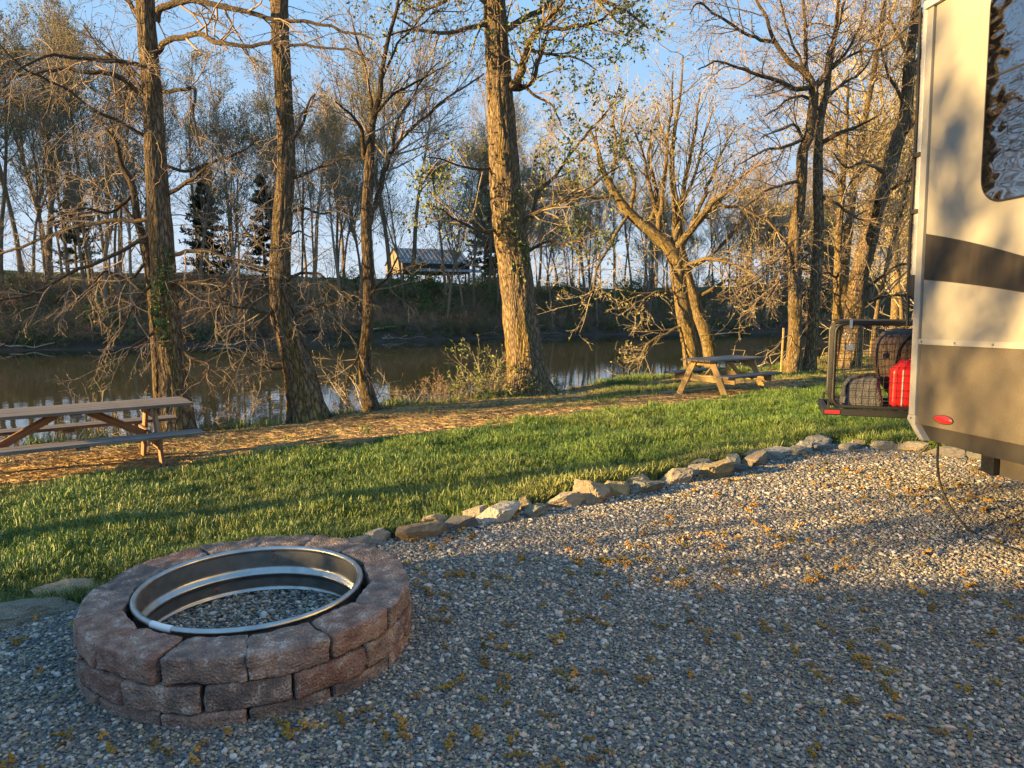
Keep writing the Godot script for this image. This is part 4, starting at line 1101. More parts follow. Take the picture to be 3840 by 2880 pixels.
const T7 := [[[8.81, -0.78, -21.30, 0.247], [8.88, 0.08, -21.30, 0.179], [8.91, 0.90, -21.30, 0.165], [8.93, 2.26, -21.30, 0.151], [8.94, 3.59, -21.30, 0.137], [8.85, 4.91, -21.30, 0.137], [8.81, 6.21, -21.30, 0.124], [8.87, 6.98, -21.30, 0.110], [8.98, 7.49, -21.30, 0.096], [9.02, 8.13, -21.30, 0.082], [9.16, 9.26, -21.30, 0.055], [9.22, 10.50, -21.30, 0.027]], [
	[[8.87, 6.06, -21.30, 0.082], [9.20, 6.29, -20.97, 0.061], [9.65, 6.41, -20.63, 0.041], [10.07, 6.64, -20.30, 0.020]],
	[[8.92, 7.24, -21.30, 0.055], [9.48, 7.78, -21.43, 0.042], [10.06, 8.08, -21.57, 0.030], [10.49, 8.76, -21.70, 0.017]],
	[[8.89, 4.65, -21.30, 0.055], [9.31, 4.34, -20.97, 0.042], [9.71, 3.91, -20.63, 0.029], [10.07, 3.75, -20.30, 0.016]],
	[[9.02, 8.13, -21.30, 0.055], [9.57, 8.67, -21.43, 0.042], [9.99, 9.48, -21.57, 0.030], [10.15, 10.16, -21.70, 0.017]],
	[[8.92, 3.06, -21.30, 0.041], [8.33, 2.77, -20.97, 0.033], [7.69, 2.23, -20.63, 0.024], [7.20, 1.71, -20.30, 0.016]],
	[[8.88, 6.98, -21.30, 0.055], [8.28, 7.29, -21.03, 0.042], [7.67, 7.09, -20.77, 0.029], [6.94, 6.65, -20.50, 0.016]]]]
const T8 := [[[10.40, -0.81, -23.00, 0.163], [10.34, 1.59, -23.00, 0.119], [10.30, 3.47, -23.00, 0.104], [10.32, 4.90, -23.00, 0.089], [10.36, 6.17, -23.00, 0.074], [10.37, 7.28, -23.00, 0.044], [10.34, 8.65, -23.00, 0.022]], [
	[[10.30, 3.47, -23.00, 0.052], [10.61, 4.07, -23.17, 0.041], [11.12, 4.37, -23.33, 0.029], [11.78, 4.54, -23.50, 0.018]],
	[[10.32, 4.90, -23.00, 0.044], [10.85, 5.50, -23.20, 0.031], [11.36, 5.96, -23.40, 0.018]],
	[[10.33, 5.18, -23.00, 0.044], [9.77, 5.56, -22.75, 0.031], [9.23, 5.65, -22.50, 0.017]],
	[[10.33, 2.32, -23.00, 0.044], [9.71, 2.45, -22.60, 0.031], [9.00, 2.01, -22.20, 0.017]]]]
const T9 := [[[10.60, -0.90, -22.40, 0.404], [10.61, 0.58, -22.40, 0.274], [10.68, 2.01, -22.40, 0.260], [10.88, 3.14, -22.40, 0.260], [11.15, 4.54, -22.40, 0.246], [11.39, 5.36, -22.40, 0.231], [11.61, 6.32, -22.40, 0.217], [11.84, 7.13, -22.40, 0.188], [11.87, 7.80, -22.40, 0.173], [11.88, 8.87, -22.40, 0.144], [11.96, 9.79, -22.40, 0.130], [12.01, 11.09, -22.40, 0.116], [12.03, 13.01, -22.40, 0.058]], [
	[[11.74, 6.59, -22.40, 0.116], [12.02, 6.92, -22.20, 0.094], [12.13, 7.10, -22.00, 0.072], [12.28, 7.35, -21.80, 0.050], [12.51, 7.70, -21.60, 0.028]],
	[[10.88, 3.07, -22.40, 0.144], [10.79, 3.91, -21.80, 0.126], [10.59, 4.44, -21.20, 0.109]],
	[[11.86, 7.93, -22.40, 0.087], [12.37, 8.95, -22.67, 0.068], [12.88, 9.98, -22.93, 0.049], [13.10, 11.16, -23.20, 0.030]],
	[[11.87, 7.40, -22.40, 0.058], [11.20, 8.28, -22.23, 0.044], [10.78, 9.28, -22.07, 0.031], [10.78, 10.24, -21.90, 0.017]],
	[[11.39, 5.36, -22.40, 0.058], [10.57, 5.71, -22.07, 0.044], [9.87, 5.51, -21.73, 0.030], [9.30, 5.84, -21.40, 0.017]],
	[[11.15, 4.54, -22.40, 0.058], [11.58, 5.03, -22.07, 0.044], [11.81, 5.11, -21.73, 0.030], [12.06, 4.66, -21.40, 0.017]],
	[[10.67, 1.73, -22.40, 0.058], [11.18, 2.28, -22.07, 0.044], [11.68, 2.68, -21.73, 0.030], [12.06, 2.53, -21.40, 0.017]],
	[[10.68, 1.44, -22.40, 0.058], [11.32, 1.72, -22.00, 0.044], [11.81, 1.72, -21.60, 0.030], [12.01, 1.45, -21.20, 0.016]],
	[[11.88, 8.87, -22.40, 0.058], [11.45, 9.73, -22.60, 0.038], [11.36, 10.60, -22.80, 0.018]]]]

# ---------------------------------------------------------------- trees
class Habit:
	var levels := 2
	var count := [6, 5, 4]
	var angle := [0.9, 0.8, 0.8]
	var ratio := [0.55, 0.55, 0.5]
	var start := [0.2, 0.2, 0.2]
	var lift := 0.15          # pulls tips up (+) or down (-)
	var wobble := 0.22
	var rad := 0.55
	var least := 0.004
	var leaf := 0.0           # leaf length
	var leaves := 0           # per last twig
	var jointed := 0.0

func any_side(d: Vector3, r: RandomNumberGenerator) -> Vector3:
	var v := Vector3(r.randfn(), r.randfn(), r.randfn())
	v -= d * v.dot(d)
	return v.normalized()

func add_leaf(lf: MB, p: Vector3, d: Vector3, size: float, r: RandomNumberGenerator) -> void:
	var s := any_side(d, r) * size * 0.32
	var up := s.cross(d).normalized() * size * 0.12
	var tip := p + d * size
	var m := p + d * size * 0.5
	lf.quad(p, m - s + up, tip, m + s + up)

func sprout(br: MB, tw: MB, lf: MB, p: Vector3, d: Vector3, length: float, rad: float, lvl: int, H: Habit, r: RandomNumberGenerator) -> void:
	var last := lvl >= H.levels
	var n := 3 if last else (4 if lvl > 0 else 6)
	var pts := PackedVector3Array([p])
	var rads := PackedFloat32Array([rad])
	var q := p
	var e := d
	var dirs := [d]
	for i in n:
		e = (e + any_side(e, r) * H.wobble * r.randf_range(0.3, 1.3) + Vector3(0, H.lift * (0.6 if lvl == 0 else 1.0), 0)).normalized()
		q += e * length / n
		pts.append(q)
		dirs.append(e)
		rads.append(maxf(rad * (1.0 - 0.78 * (i + 1) / n), H.least * 0.6))
	var mb := br if rad > 0.014 else tw
	mb.tube(pts, rads, 8 if rad > 0.05 else (6 if rad > 0.025 else (4 if rad > 0.010 else 3)), 1.6)
	if not last:
		var m: int = H.count[lvl]
		for k in m:
			var t := lerpf(H.start[lvl], 1.0, (k + r.randf()) / m)
			var i := clampi(int(t * n), 0, n - 1)
			var f := t * n - i
			var base := pts[i].lerp(pts[i + 1], f)
			var dd: Vector3 = dirs[mini(i + 1, n)]
			var a: float = H.angle[lvl] * r.randf_range(0.6, 1.3)
			var nd := (dd * cos(a) + any_side(dd, r) * sin(a)).normalized()
			sprout(br, tw, lf, base, nd, length * H.ratio[lvl] * r.randf_range(0.6, 1.25) * (1.15 - 0.5 * t), maxf(rads[i] * H.rad, H.least), lvl + 1, H, r)
	elif H.leaves > 0 and lf:
		for k in H.leaves:
			var t := r.randf_range(0.35, 1.0)
			var i := clampi(int(t * n), 0, n - 1)
			add_leaf(lf, pts[i].lerp(pts[i + 1], t * n - i), (dirs[i + 1] + any_side(dirs[i + 1], r) * 0.8).normalized(), H.leaf * r.randf_range(0.6, 1.3), r)

func densify(rows: Array, k: int) -> Array:    # [points, radii]
	var p := PackedVector3Array()
	for q in rows: p.append(Vector3(q[0], q[1], q[2]))
	var s := smooth_line(p, k)
	var rr := PackedFloat32Array()
	for i in s.size():
		var j := mini(i / k, rows.size() - 2)
		rr.append(lerpf(rows[j][3], rows[j + 1][3], float(i - j * k) / k))
	return [s, rr]

# a trunk with root flare, furrows in the round and patches of moss
func trunk_mesh(rows: Array, sides: int, ring: float, sd: float, moss := 0.35) -> ArrayMesh:
	var s := densify(rows, 16)
	var src: PackedVector3Array = s[0]
	var srr: PackedFloat32Array = s[1]
	var pts := PackedVector3Array()
	var rads := PackedFloat32Array()
	var acc := ring
	for i in src.size():
		if i > 0: acc += src[i].distance_to(src[i - 1])
		if acc >= ring or i == src.size() - 1:
			acc = 0.0
			pts.append(src[i]); rads.append(srr[i])
	pts[0] += Vector3(0, -0.25, 0)
	var mb := MB.new()
	var m := pts.size()
	var base_y := pts[0].y + 0.25
	var uspan := maxf(1.0, roundf(TAU * rads[m / 3] / 0.70))
	var u := Vector3(1, 0, 0)
	var grid: Array = []
	var along := 0.0
	for i in m:
		var t := (pts[mini(i + 1, m - 1)] - pts[maxi(i - 1, 0)]).normalized()
		u = (u - t * u.dot(t)).normalized()
		var w := t.cross(u)
		if i > 0: along += pts[i].distance_to(pts[i - 1])
		var hgt := pts[i].y - base_y
		for k in sides + 1:
			var a := TAU * (k % sides) / sides
			var o := u * cos(a) + w * sin(a)
			var rr := rads[i]
			var flare := exp(-maxf(hgt, 0.0) / 0.22)
			rr *= 1.0 + flare * (0.10 + 0.32 * maxf(0.0, sin(a * 4.0 + sd)) + 0.2 * maxf(0.0, sin(a * 3.0 + sd * 2.3)))
			rr *= 1.0 + 0.10 * noise.get_noise_3d(o.x * 9.0 + sd, hgt * 3.0, o.z * 9.0)
			var ridge := absf(noise.get_noise_3d(o.x * 42.0 + sd * 5.0, hgt * 5.5, o.z * 42.0))
			rr += minf(rads[i] * 0.14, 0.034) * (0.5 - ridge * 2.4)
			var mz := noise.get_noise_3d(o.x * 12.0 + 40.0 + sd, hgt * 4.0, o.z * 12.0) + 0.35 * noise.get_noise_3d(o.x * 60.0, hgt * 50.0, o.z * 60.0)
			var g := clampf((mz - 0.30 + moss * exp(-maxf(hgt, 0.0) / 2.5)) * 5.0, 0.0, 1.0)
			mb.col = Color(1, 1, 1).lerp(Color(0.95, 0.92, 0.42), g * 0.8)
			mb.vert(pts[i] + o * rr, o, Vector2(uspan * k / sides, along * 0.62))
	var s1 := sides + 1
	for i in m - 1:
		for k in sides:
			var a := i * s1 + k
			mb.ix.append_array(PackedInt32Array([a, a + s1 + 1, a + 1, a, a + s1, a + s1 + 1]))
	for i in m:      # normals of the furrowed surface
		for k in s1:
			var dk := mb.v[i * s1 + (k + 1) % sides] - mb.v[i * s1 + (k - 1 + sides) % sides]
			var di := mb.v[mini(i + 1, m - 1) * s1 + k] - mb.v[maxi(i - 1, 0) * s1 + k]
			mb.n[i * s1 + k] = dk.cross(di).normalized()
	return mb.mesh()

func bank_tree(called: String, label: String, data: Array, H: Habit, bark: Material, twig: Material, leafm: Material, sd: int, opts := {}) -> void:
	var rows: Array = data[0].duplicate(true)
	var base := Vector3(rows[0][0], ground(rows[0][0], rows[0][2]), rows[0][2])
	var t := thing(called, label, "tree", base)
	var local := func(rs: Array) -> Array:
		var o: Array = []
		for q in rs: o.append([q[0] - base.x, q[1] - base.y, q[2] - base.z, q[3]])
		return o
	rows[0][1] = minf(rows[0][1], base.y)
	var tr: Array = local.call(rows)
	part("trunk", trunk_mesh(tr, opts.get("sides", 44), opts.get("ring", 0.07), sd * 1.7, opts.get("moss", 0.35)), bark, t)
	var r := RandomNumberGenerator.new()
	r.seed = sd
	var br := MB.new()
	var tw := MB.new()
	var lf := MB.new()
	var limbs: Array = []
	for l in data[1]: limbs.append(local.call(l))
	# limbs above the picture, so that the crown goes on
	var top: Array = tr[tr.size() - 1]
	for k in opts.get("crown", 7):
		var at: Array = tr[tr.size() - 1 - (k % 3)]
		var a := r.randf() * TAU
		var hl: float = r.randf_range(1.6, 3.2) * opts.get("spread", 1.0)
		var rows2: Array = []
		for i in 5: rows2.append([at[0] + cos(a) * hl * i / 4.0 + r.randf_range(-0.1, 0.1), at[1] + hl * 0.35 * i / 4.0 * r.randf_range(0.5, 1.6), at[2] + sin(a) * hl * i / 4.0, maxf(at[3] * 0.5 * (1.0 - i / 5.5), 0.006)])
		limbs.append(rows2)
	for l in limbs:
		var s := densify(l, 5)
		var pts: PackedVector3Array = s[0]
		var rads: PackedFloat32Array = s[1]
		for i in range(1, pts.size()):
			pts[i] += Vector3(noise.get_noise_3d(pts[i].x * 14.0, pts[i].y * 14.0, sd), noise.get_noise_3d(pts[i].z * 14.0, pts[i].x * 14.0, sd + 9), noise.get_noise_3d(pts[i].y * 14.0, pts[i].z * 14.0, sd + 5)) * 0.07
		var lm := MB.new()
		lm.tube(pts, rads, 10 if rads[0] > 0.04 else 7, 1.4)
		part("limb", lm.mesh(), bark, t)
		var total := 0.0
		for i in pts.size() - 1: total += pts[i].distance_to(pts[i + 1])
		var m: int = int(total * opts.get("per_metre", 3.2)) + 2
		for k in m:
			var f := lerpf(0.18, 1.0, (k + r.randf()) / m)
			var i := clampi(int(f * (pts.size() - 1)), 0, pts.size() - 2)
			var d := (pts[i + 1] - pts[i]).normalized()
			var a := r.randf_range(0.45, 1.15)
			sprout(br, tw, lf, pts[i], (d * cos(a) + any_side(d, r) * sin(a) + Vector3(0, H.lift, 0)).normalized(), r.randf_range(0.5, 1.3) * opts.get("twig_len", 1.0) * (1.2 - 0.5 * f), clampf(rads[i] * 0.5, H.least * 1.3, 0.022), 1, H, r)
	for k in opts.get("stem_twigs", 0):     # thin shoots straight from the trunk
		var i := r.randi_range(1, tr.size() - 2)
		var p := Vector3(tr[i][0], tr[i][1], tr[i][2]).lerp(Vector3(tr[i + 1][0], tr[i + 1][1], tr[i + 1][2]), r.randf())
		if p.y < 0.7: continue
		var a := r.randf() * TAU
		sprout(br, tw, lf, p, Vector3(cos(a), r.randf_range(-0.2, 0.5), sin(a)).normalized(), r.randf_range(0.5, 1.3) * opts.get("twig_len", 1.0), r.randf_range(0.007, 0.014), 1, H, r)
	if opts.has("ivy"):
		var iv := MB.new()
		var si := densify(tr, 12)
		for k in 260:
			var f: float = lerpf(opts.ivy[0], opts.ivy[1], r.randf())
			var i := clampi(int(f * (si[0].size() - 1)), 0, si[0].size() - 2)
			var a: float = opts.ivy[2] + r.randfn() * 0.35 + 0.5 * sin(i * 0.35)
			var o := Vector3(cos(a), 0, sin(a))
			add_leaf(iv, si[0][i] + Vector3(0, r.randf_range(-0.2, 0.2), 0) + o * (si[1][i] * 1.03 + 0.01), (o * 0.4 + Vector3(r.randfn(), r.randfn() - 0.5, r.randfn())).normalized(), r.randf_range(0.05, 0.10), r)
		tag(part("ivy", iv.mesh(), M.leaf_shrub, t), "green ivy leaves clinging to the trunk", "", "", "stuff")
	for k in opts.get("vines", 0):
		var s2 := densify(tr.slice(0, 7), 8)
		var vp := PackedVector3Array()
		var vr := PackedFloat32Array()
		var a0 := r.randf() * TAU
		var cut := r.randi_range(20, s2[0].size() - 1)
		for i in cut:
			var a := a0 + i * 0.06 * (1 if k % 2 else -1) + 0.3 * sin(i * 0.5 + k)
			vp.append(s2[0][i] + Vector3(cos(a), 0, sin(a)) * (s2[1][i] * (1.0 + (0.35 if i < 3 else 0.0)) + 0.012))
			vr.append(lerpf(0.028, 0.010, float(i) / cut))
		var vm := MB.new()
		vm.tube(vp, vr, 7, 2.0)
		part("vine", vm.mesh(), bark, t)
	if br.v.size(): tag(part("branches", br.mesh(), bark if opts.get("bark_branches", false) else twig, t), "", "", "", "stuff")
	if tw.v.size(): tag(part("twigs", tw.mesh(), twig, t), "", "", "", "stuff")
	if lf.v.size(): tag(part("leaf_buds", lf.mesh(), leafm, t), "", "", "", "stuff")

func build_near_trees() -> void:
	var droop := Habit.new()
	droop.levels = 3; droop.count = [5, 4, 3, 2]; droop.lift = -0.07; droop.wobble = 0.42; droop.angle = [0.9, 0.9, 0.8]; droop.ratio = [0.5, 0.5, 0.5]; droop.leaf = 0.03; droop.leaves = 1
	bank_tree("bank_tree", "large bare tree behind the weathered picnic table, trunk half in shade", T1, droop, M.bark, M.twig, M.bud_red, 101, {"per_metre": 3.4, "stem_twigs": 34, "ivy": [0.16, 0.30, 1.4]})
	bank_tree("slim_tree", "slim dark bare tree close against the large trunk by the weathered table", T1B, droop, M.bark_dark, M.twig, M.bud_red, 102, {"sides": 20, "per_metre": 4.6, "crown": 3, "stem_twigs": 16})
	bank_tree("bank_tree", "bare tree whose gnarled vine-covered trunk leans at the water's edge", T2, droop, M.bark, M.twig, M.bud_red, 103, {"per_metre": 4.6, "moss": 0.55, "stem_twigs": 38, "vines": 7})
	var fine := Habit.new()
	fine.levels = 3; fine.count = [5, 4, 4, 2]; fine.lift = 0.10; fine.wobble = 0.16; fine.angle = [0.55, 0.6, 0.7]; fine.ratio = [0.6, 0.55, 0.5]; fine.leaf = 0.04; fine.leaves = 1; fine.least = 0.0035
	bank_tree("slim_tree", "slim dark forked tree between the leaning trunk and the tallest trunk", T3, fine, M.bark_dark, M.twig, M.bud_green, 104, {"sides": 22, "per_metre": 6.0, "twig_len": 1.4, "crown": 4})
	var leafy := Habit.new()
	leafy.levels = 3; leafy.count = [5, 4, 4, 2]; leafy.lift = 0.03; leafy.wobble = 0.30; leafy.angle = [0.85, 0.8, 0.8]; leafy.ratio = [0.55, 0.55, 0.5]; leafy.leaf = 0.075; leafy.leaves = 3
	bank_tree("bank_tree", "tallest thick-trunked tree with furrowed bark and young leaves beside the river", T4, leafy, M.bark, M.twig, M.leaf_young, 105, {"per_metre": 4.2, "sides": 64, "ring": 0.06, "ivy": [0.30, 0.48, 1.25], "moss": 0.3, "twig_len": 1.3})
	var pale := Habit.new()
	pale.levels = 3; pale.count = [5, 4, 4, 2]; pale.lift = 0.09; pale.wobble = 0.25; pale.angle = [0.7, 0.75, 0.8]; pale.ratio = [0.6, 0.55, 0.5]; pale.leaf = 0.07; pale.leaves = 1; pale.least = 0.005
	bank_tree("bank_tree", "pale-branched tree leaning left behind the yellow-legged picnic table", T5, pale, M.bark_pale, M.twig_pale, M.bud_far, 106, {"per_metre": 3.4, "twig_len": 1.6, "sides": 26, "crown": 3, "stem_twigs": 20, "bark_branches": true})
	bank_tree("bank_tree", "pale tree with a trunk crossing behind the yellow-legged picnic table", T5B, pale, M.bark_pale, M.twig_pale, M.bud_far, 107, {"per_metre": 3.4, "twig_len": 1.6, "sides": 24, "crown": 3, "stem_twigs": 18, "bark_branches": true})
	var dark := Habit.new()
	dark.levels = 3; dark.count = [5, 4, 4, 2]; dark.lift = 0.04; dark.wobble = 0.34; dark.angle = [0.75, 0.8, 0.8]; dark.ratio = [0.6, 0.55, 0.5]; dark.least = 0.0045
	dark.leaf = 0.05; dark.leaves = 1
	bank_tree("bank_tree", "bare forked tree right of the yellow-legged picnic table, first of three", T6, dark, M.bark, M.twig, M.bud_red, 108, {"per_metre": 5.0, "twig_len": 1.6, "sides": 26, "crown": 4, "stem_twigs": 24})
	bank_tree("bank_tree", "bare tree right of the yellow-legged picnic table, second of three", T7, dark, M.bark, M.twig, M.bud_red, 109, {"per_metre": 5.0, "twig_len": 1.6, "sides": 24, "crown": 4, "stem_twigs": 24})
	bank_tree("slim_tree", "thin bare sapling beside the cargo carrier's outer corner", T8, dark, M.bark_pale, M.twig, M.bud_red, 110, {"per_metre": 5.0, "twig_len": 1.4, "sides": 16, "crown": 3, "stem_twigs": 18})
	bank_tree("bank_tree", "thick dark bare tree leaning right towards the camper's rear corner", T9, dark, M.bark, M.twig_pale, M.bud_red, 111, {"per_metre": 4.6, "twig_len": 1.6, "sides": 28, "crown": 5, "stem_twigs": 26})

# ---------------------------------------------------------------- woods across the river
func wood_tree(sd: int, high: float, rad: float, fork: bool, start: float, lift: float, twig: Material, bark: Material, bud: Material, bud_size: float, rich := 1.0) -> Array:
	var r := RandomNumberGenerator.new()
	r.seed = sd
	var H := Habit.new()
	H.levels = 3; H.count = [int(7 * rich) + 1, int(7 * rich) + 1, 6, 3]; H.lift = lift; H.wobble = 0.2; H.angle = [0.6, 0.65, 0.7]; H.ratio = [0.5, 0.55, 0.5]; H.least = 0.009; H.leaf = bud_size; H.leaves = 3; H.rad = 0.5
	var tk := MB.new()
	var br := MB.new()
	var tw := MB.new()
	var lf := MB.new()
	var stems: Array = []
	var lean := Vector3(r.randf_range(-0.06, 0.06), 1, r.randf_range(-0.06, 0.06)).normalized()
	var n := 12
	var nstem := 2 if fork else 1
	for s in nstem:
		var pts := PackedVector3Array()
		var rads := PackedFloat32Array()
		var d := lean
		var p := Vector3(0, -0.4, 0)
		if s == 1:
			p = stems[0][0][4]
			d = (lean + any_side(lean, r) * 0.28).normalized()
		var hh := high if s == 0 else high * 0.62
		for i in n + 1:
			pts.append(p)
			rads.append(maxf(0.012, rad * (0.75 if s == 1 else 1.0) * pow(1.0 - 0.94 * i / n, 0.85)) * (1.35 if i == 0 and s == 0 else 1.0))
			d = (d + any_side(d, r) * 0.055 + Vector3(0, 0.03, 0)).normalized()
			p += d * hh / n
		tk.tube(pts, rads, 9, 0.8)
		stems.append([pts, rads])
		for k in int(26 * rich):
			var t := pow(r.randf(), 0.8) * (1.0 - start) + start
			var i := clampi(int(t * n), 0, n - 1)
			var b := pts[i].lerp(pts[i + 1], t * n - i)
			var dd := (pts[i + 1] - pts[i]).normalized()
			var a := r.randf_range(0.45, 1.0)
			sprout(br, tw, lf, b, (dd * cos(a) + any_side(dd, r) * sin(a)).normalized(), high * 0.24 * (1.25 - 0.75 * t) * r.randf_range(0.6, 1.3), maxf(rads[i] * 0.42, 0.014), 1, H, r)
		for k in 7:     # dead side twigs low on the stem
			var t := r.randf_range(0.08, start)
			var i := clampi(int(t * n), 0, n - 1)
			var dd := Vector3(r.randfn(), 0.3, r.randfn()).normalized()
			sprout(br, tw, null, pts[i].lerp(pts[i + 1], t * n - i), dd, r.randf_range(0.8, 2.0), 0.013, 2, H, r)
	return [tk.mesh(), br.mesh(), tw.mesh(), lf.mesh() if lf.v.size() else null, bark, twig, bud]

func plant_tree(called: String, kind: Array, at: Vector3, turn: float, size: Vector3, label: String, group: String) -> Node3D:
	var t := thing(called, label, "tree", at, turn, group)
	t.scale = size
	part("trunk", kind[0], kind[4], t)
	var c := part("crown", kind[1], kind[5], t)
	part("twigs", kind[2], kind[5], c)
	if kind[3]: part("buds", kind[3], kind[6], c)
	return t

func cedar_kind(sd: int, high: float) -> Array:
	var r := RandomNumberGenerator.new()
	r.seed = sd
	var tk := MB.new()
	var br := MB.new()
	var tw := MB.new()
	var lf := MB.new()
	tk.tube(PackedVector3Array([Vector3(0, -0.4, 0), Vector3(0.03, high * 0.5, 0.02), Vector3(0, high, 0)]), PackedFloat32Array([0.14, 0.09, 0.015]), 8)
	for k in 130:
		var t := pow(r.randf(), 0.9)
		var y := high * (0.10 + 0.88 * t)
		var a := r.randf() * TAU
		var ln := high * 0.23 * (1.0 - t * 0.85) * r.randf_range(0.35, 1.35)
		var d := Vector3(cos(a), 0.15, sin(a)).normalized()
		var pts := PackedVector3Array([Vector3(0, y, 0)])
		var q := Vector3(0, y, 0)
		var e := d
		for i in 4:
			e = (e + Vector3(0, -0.10 + 0.1 * i, 0) + any_side(e, r) * 0.1).normalized()
			q += e * ln / 4.0
			pts.append(q)
		br.tube(pts, PackedFloat32Array([0.02, 0.016, 0.012, 0.008, 0.004]), 4)
		for j in 62:
			var f := r.randf_range(0.15, 1.0) * 4.0
			var i := clampi(int(f), 0, 3)
			var b := pts[i].lerp(pts[i + 1], f - i)
			var ld := (e + any_side(e, r) * 1.3).normalized()
			add_leaf(lf, b, ld, r.randf_range(0.10, 0.26), r)
			add_leaf(lf, b + ld * 0.1, (ld + any_side(ld, r)).normalized(), r.randf_range(0.08, 0.2), r)
	return [tk.mesh(), br.mesh(), br.mesh(), lf.mesh(), M.bark_far, M.bark_far, M.cedar]

func shrub_kind(sd: int, high: float, stems: int, lift: float, leaf: float, leaves: int, twig: Material, leafm: Material) -> Array:
	var r := RandomNumberGenerator.new()
	r.seed = sd
	var H := Habit.new()
	H.levels = 2; H.count = [6, 5, 3]; H.lift = lift; H.wobble = 0.3; H.angle = [0.7, 0.8, 0.8]; H.ratio = [0.5, 0.55, 0.5]; H.least = 0.0035; H.leaf = leaf; H.leaves = leaves
	var br := MB.new()
	var tw := MB.new()
	var lf := MB.new()
	for k in stems:
		var a := r.randf() * TAU
		var d := Vector3(cos(a) * 0.55, 1.0, sin(a) * 0.55).normalized()
		sprout(br, tw, lf, Vector3(cos(a) * 0.12, -0.1, sin(a) * 0.12), d, high * r.randf_range(0.6, 1.15), 0.012 * high, 0, H, r)
	return [br.mesh() if br.v.size() else null, tw.mesh(), lf.mesh() if lf.v.size() else null, twig, leafm]

func plant_shrub(called: String, kind: Array, at: Vector3, turn: float, size: float, label: String, category: String, group: String) -> void:
	var t := thing(called, label, category, at, turn, group)
	t.scale = Vector3(size, size, size)
	if kind[0]: part("stems", kind[0], kind[3], t)
	part("twigs", kind[1], kind[3], t)
	if kind[2]: part("leaves", kind[2], kind[4], t)

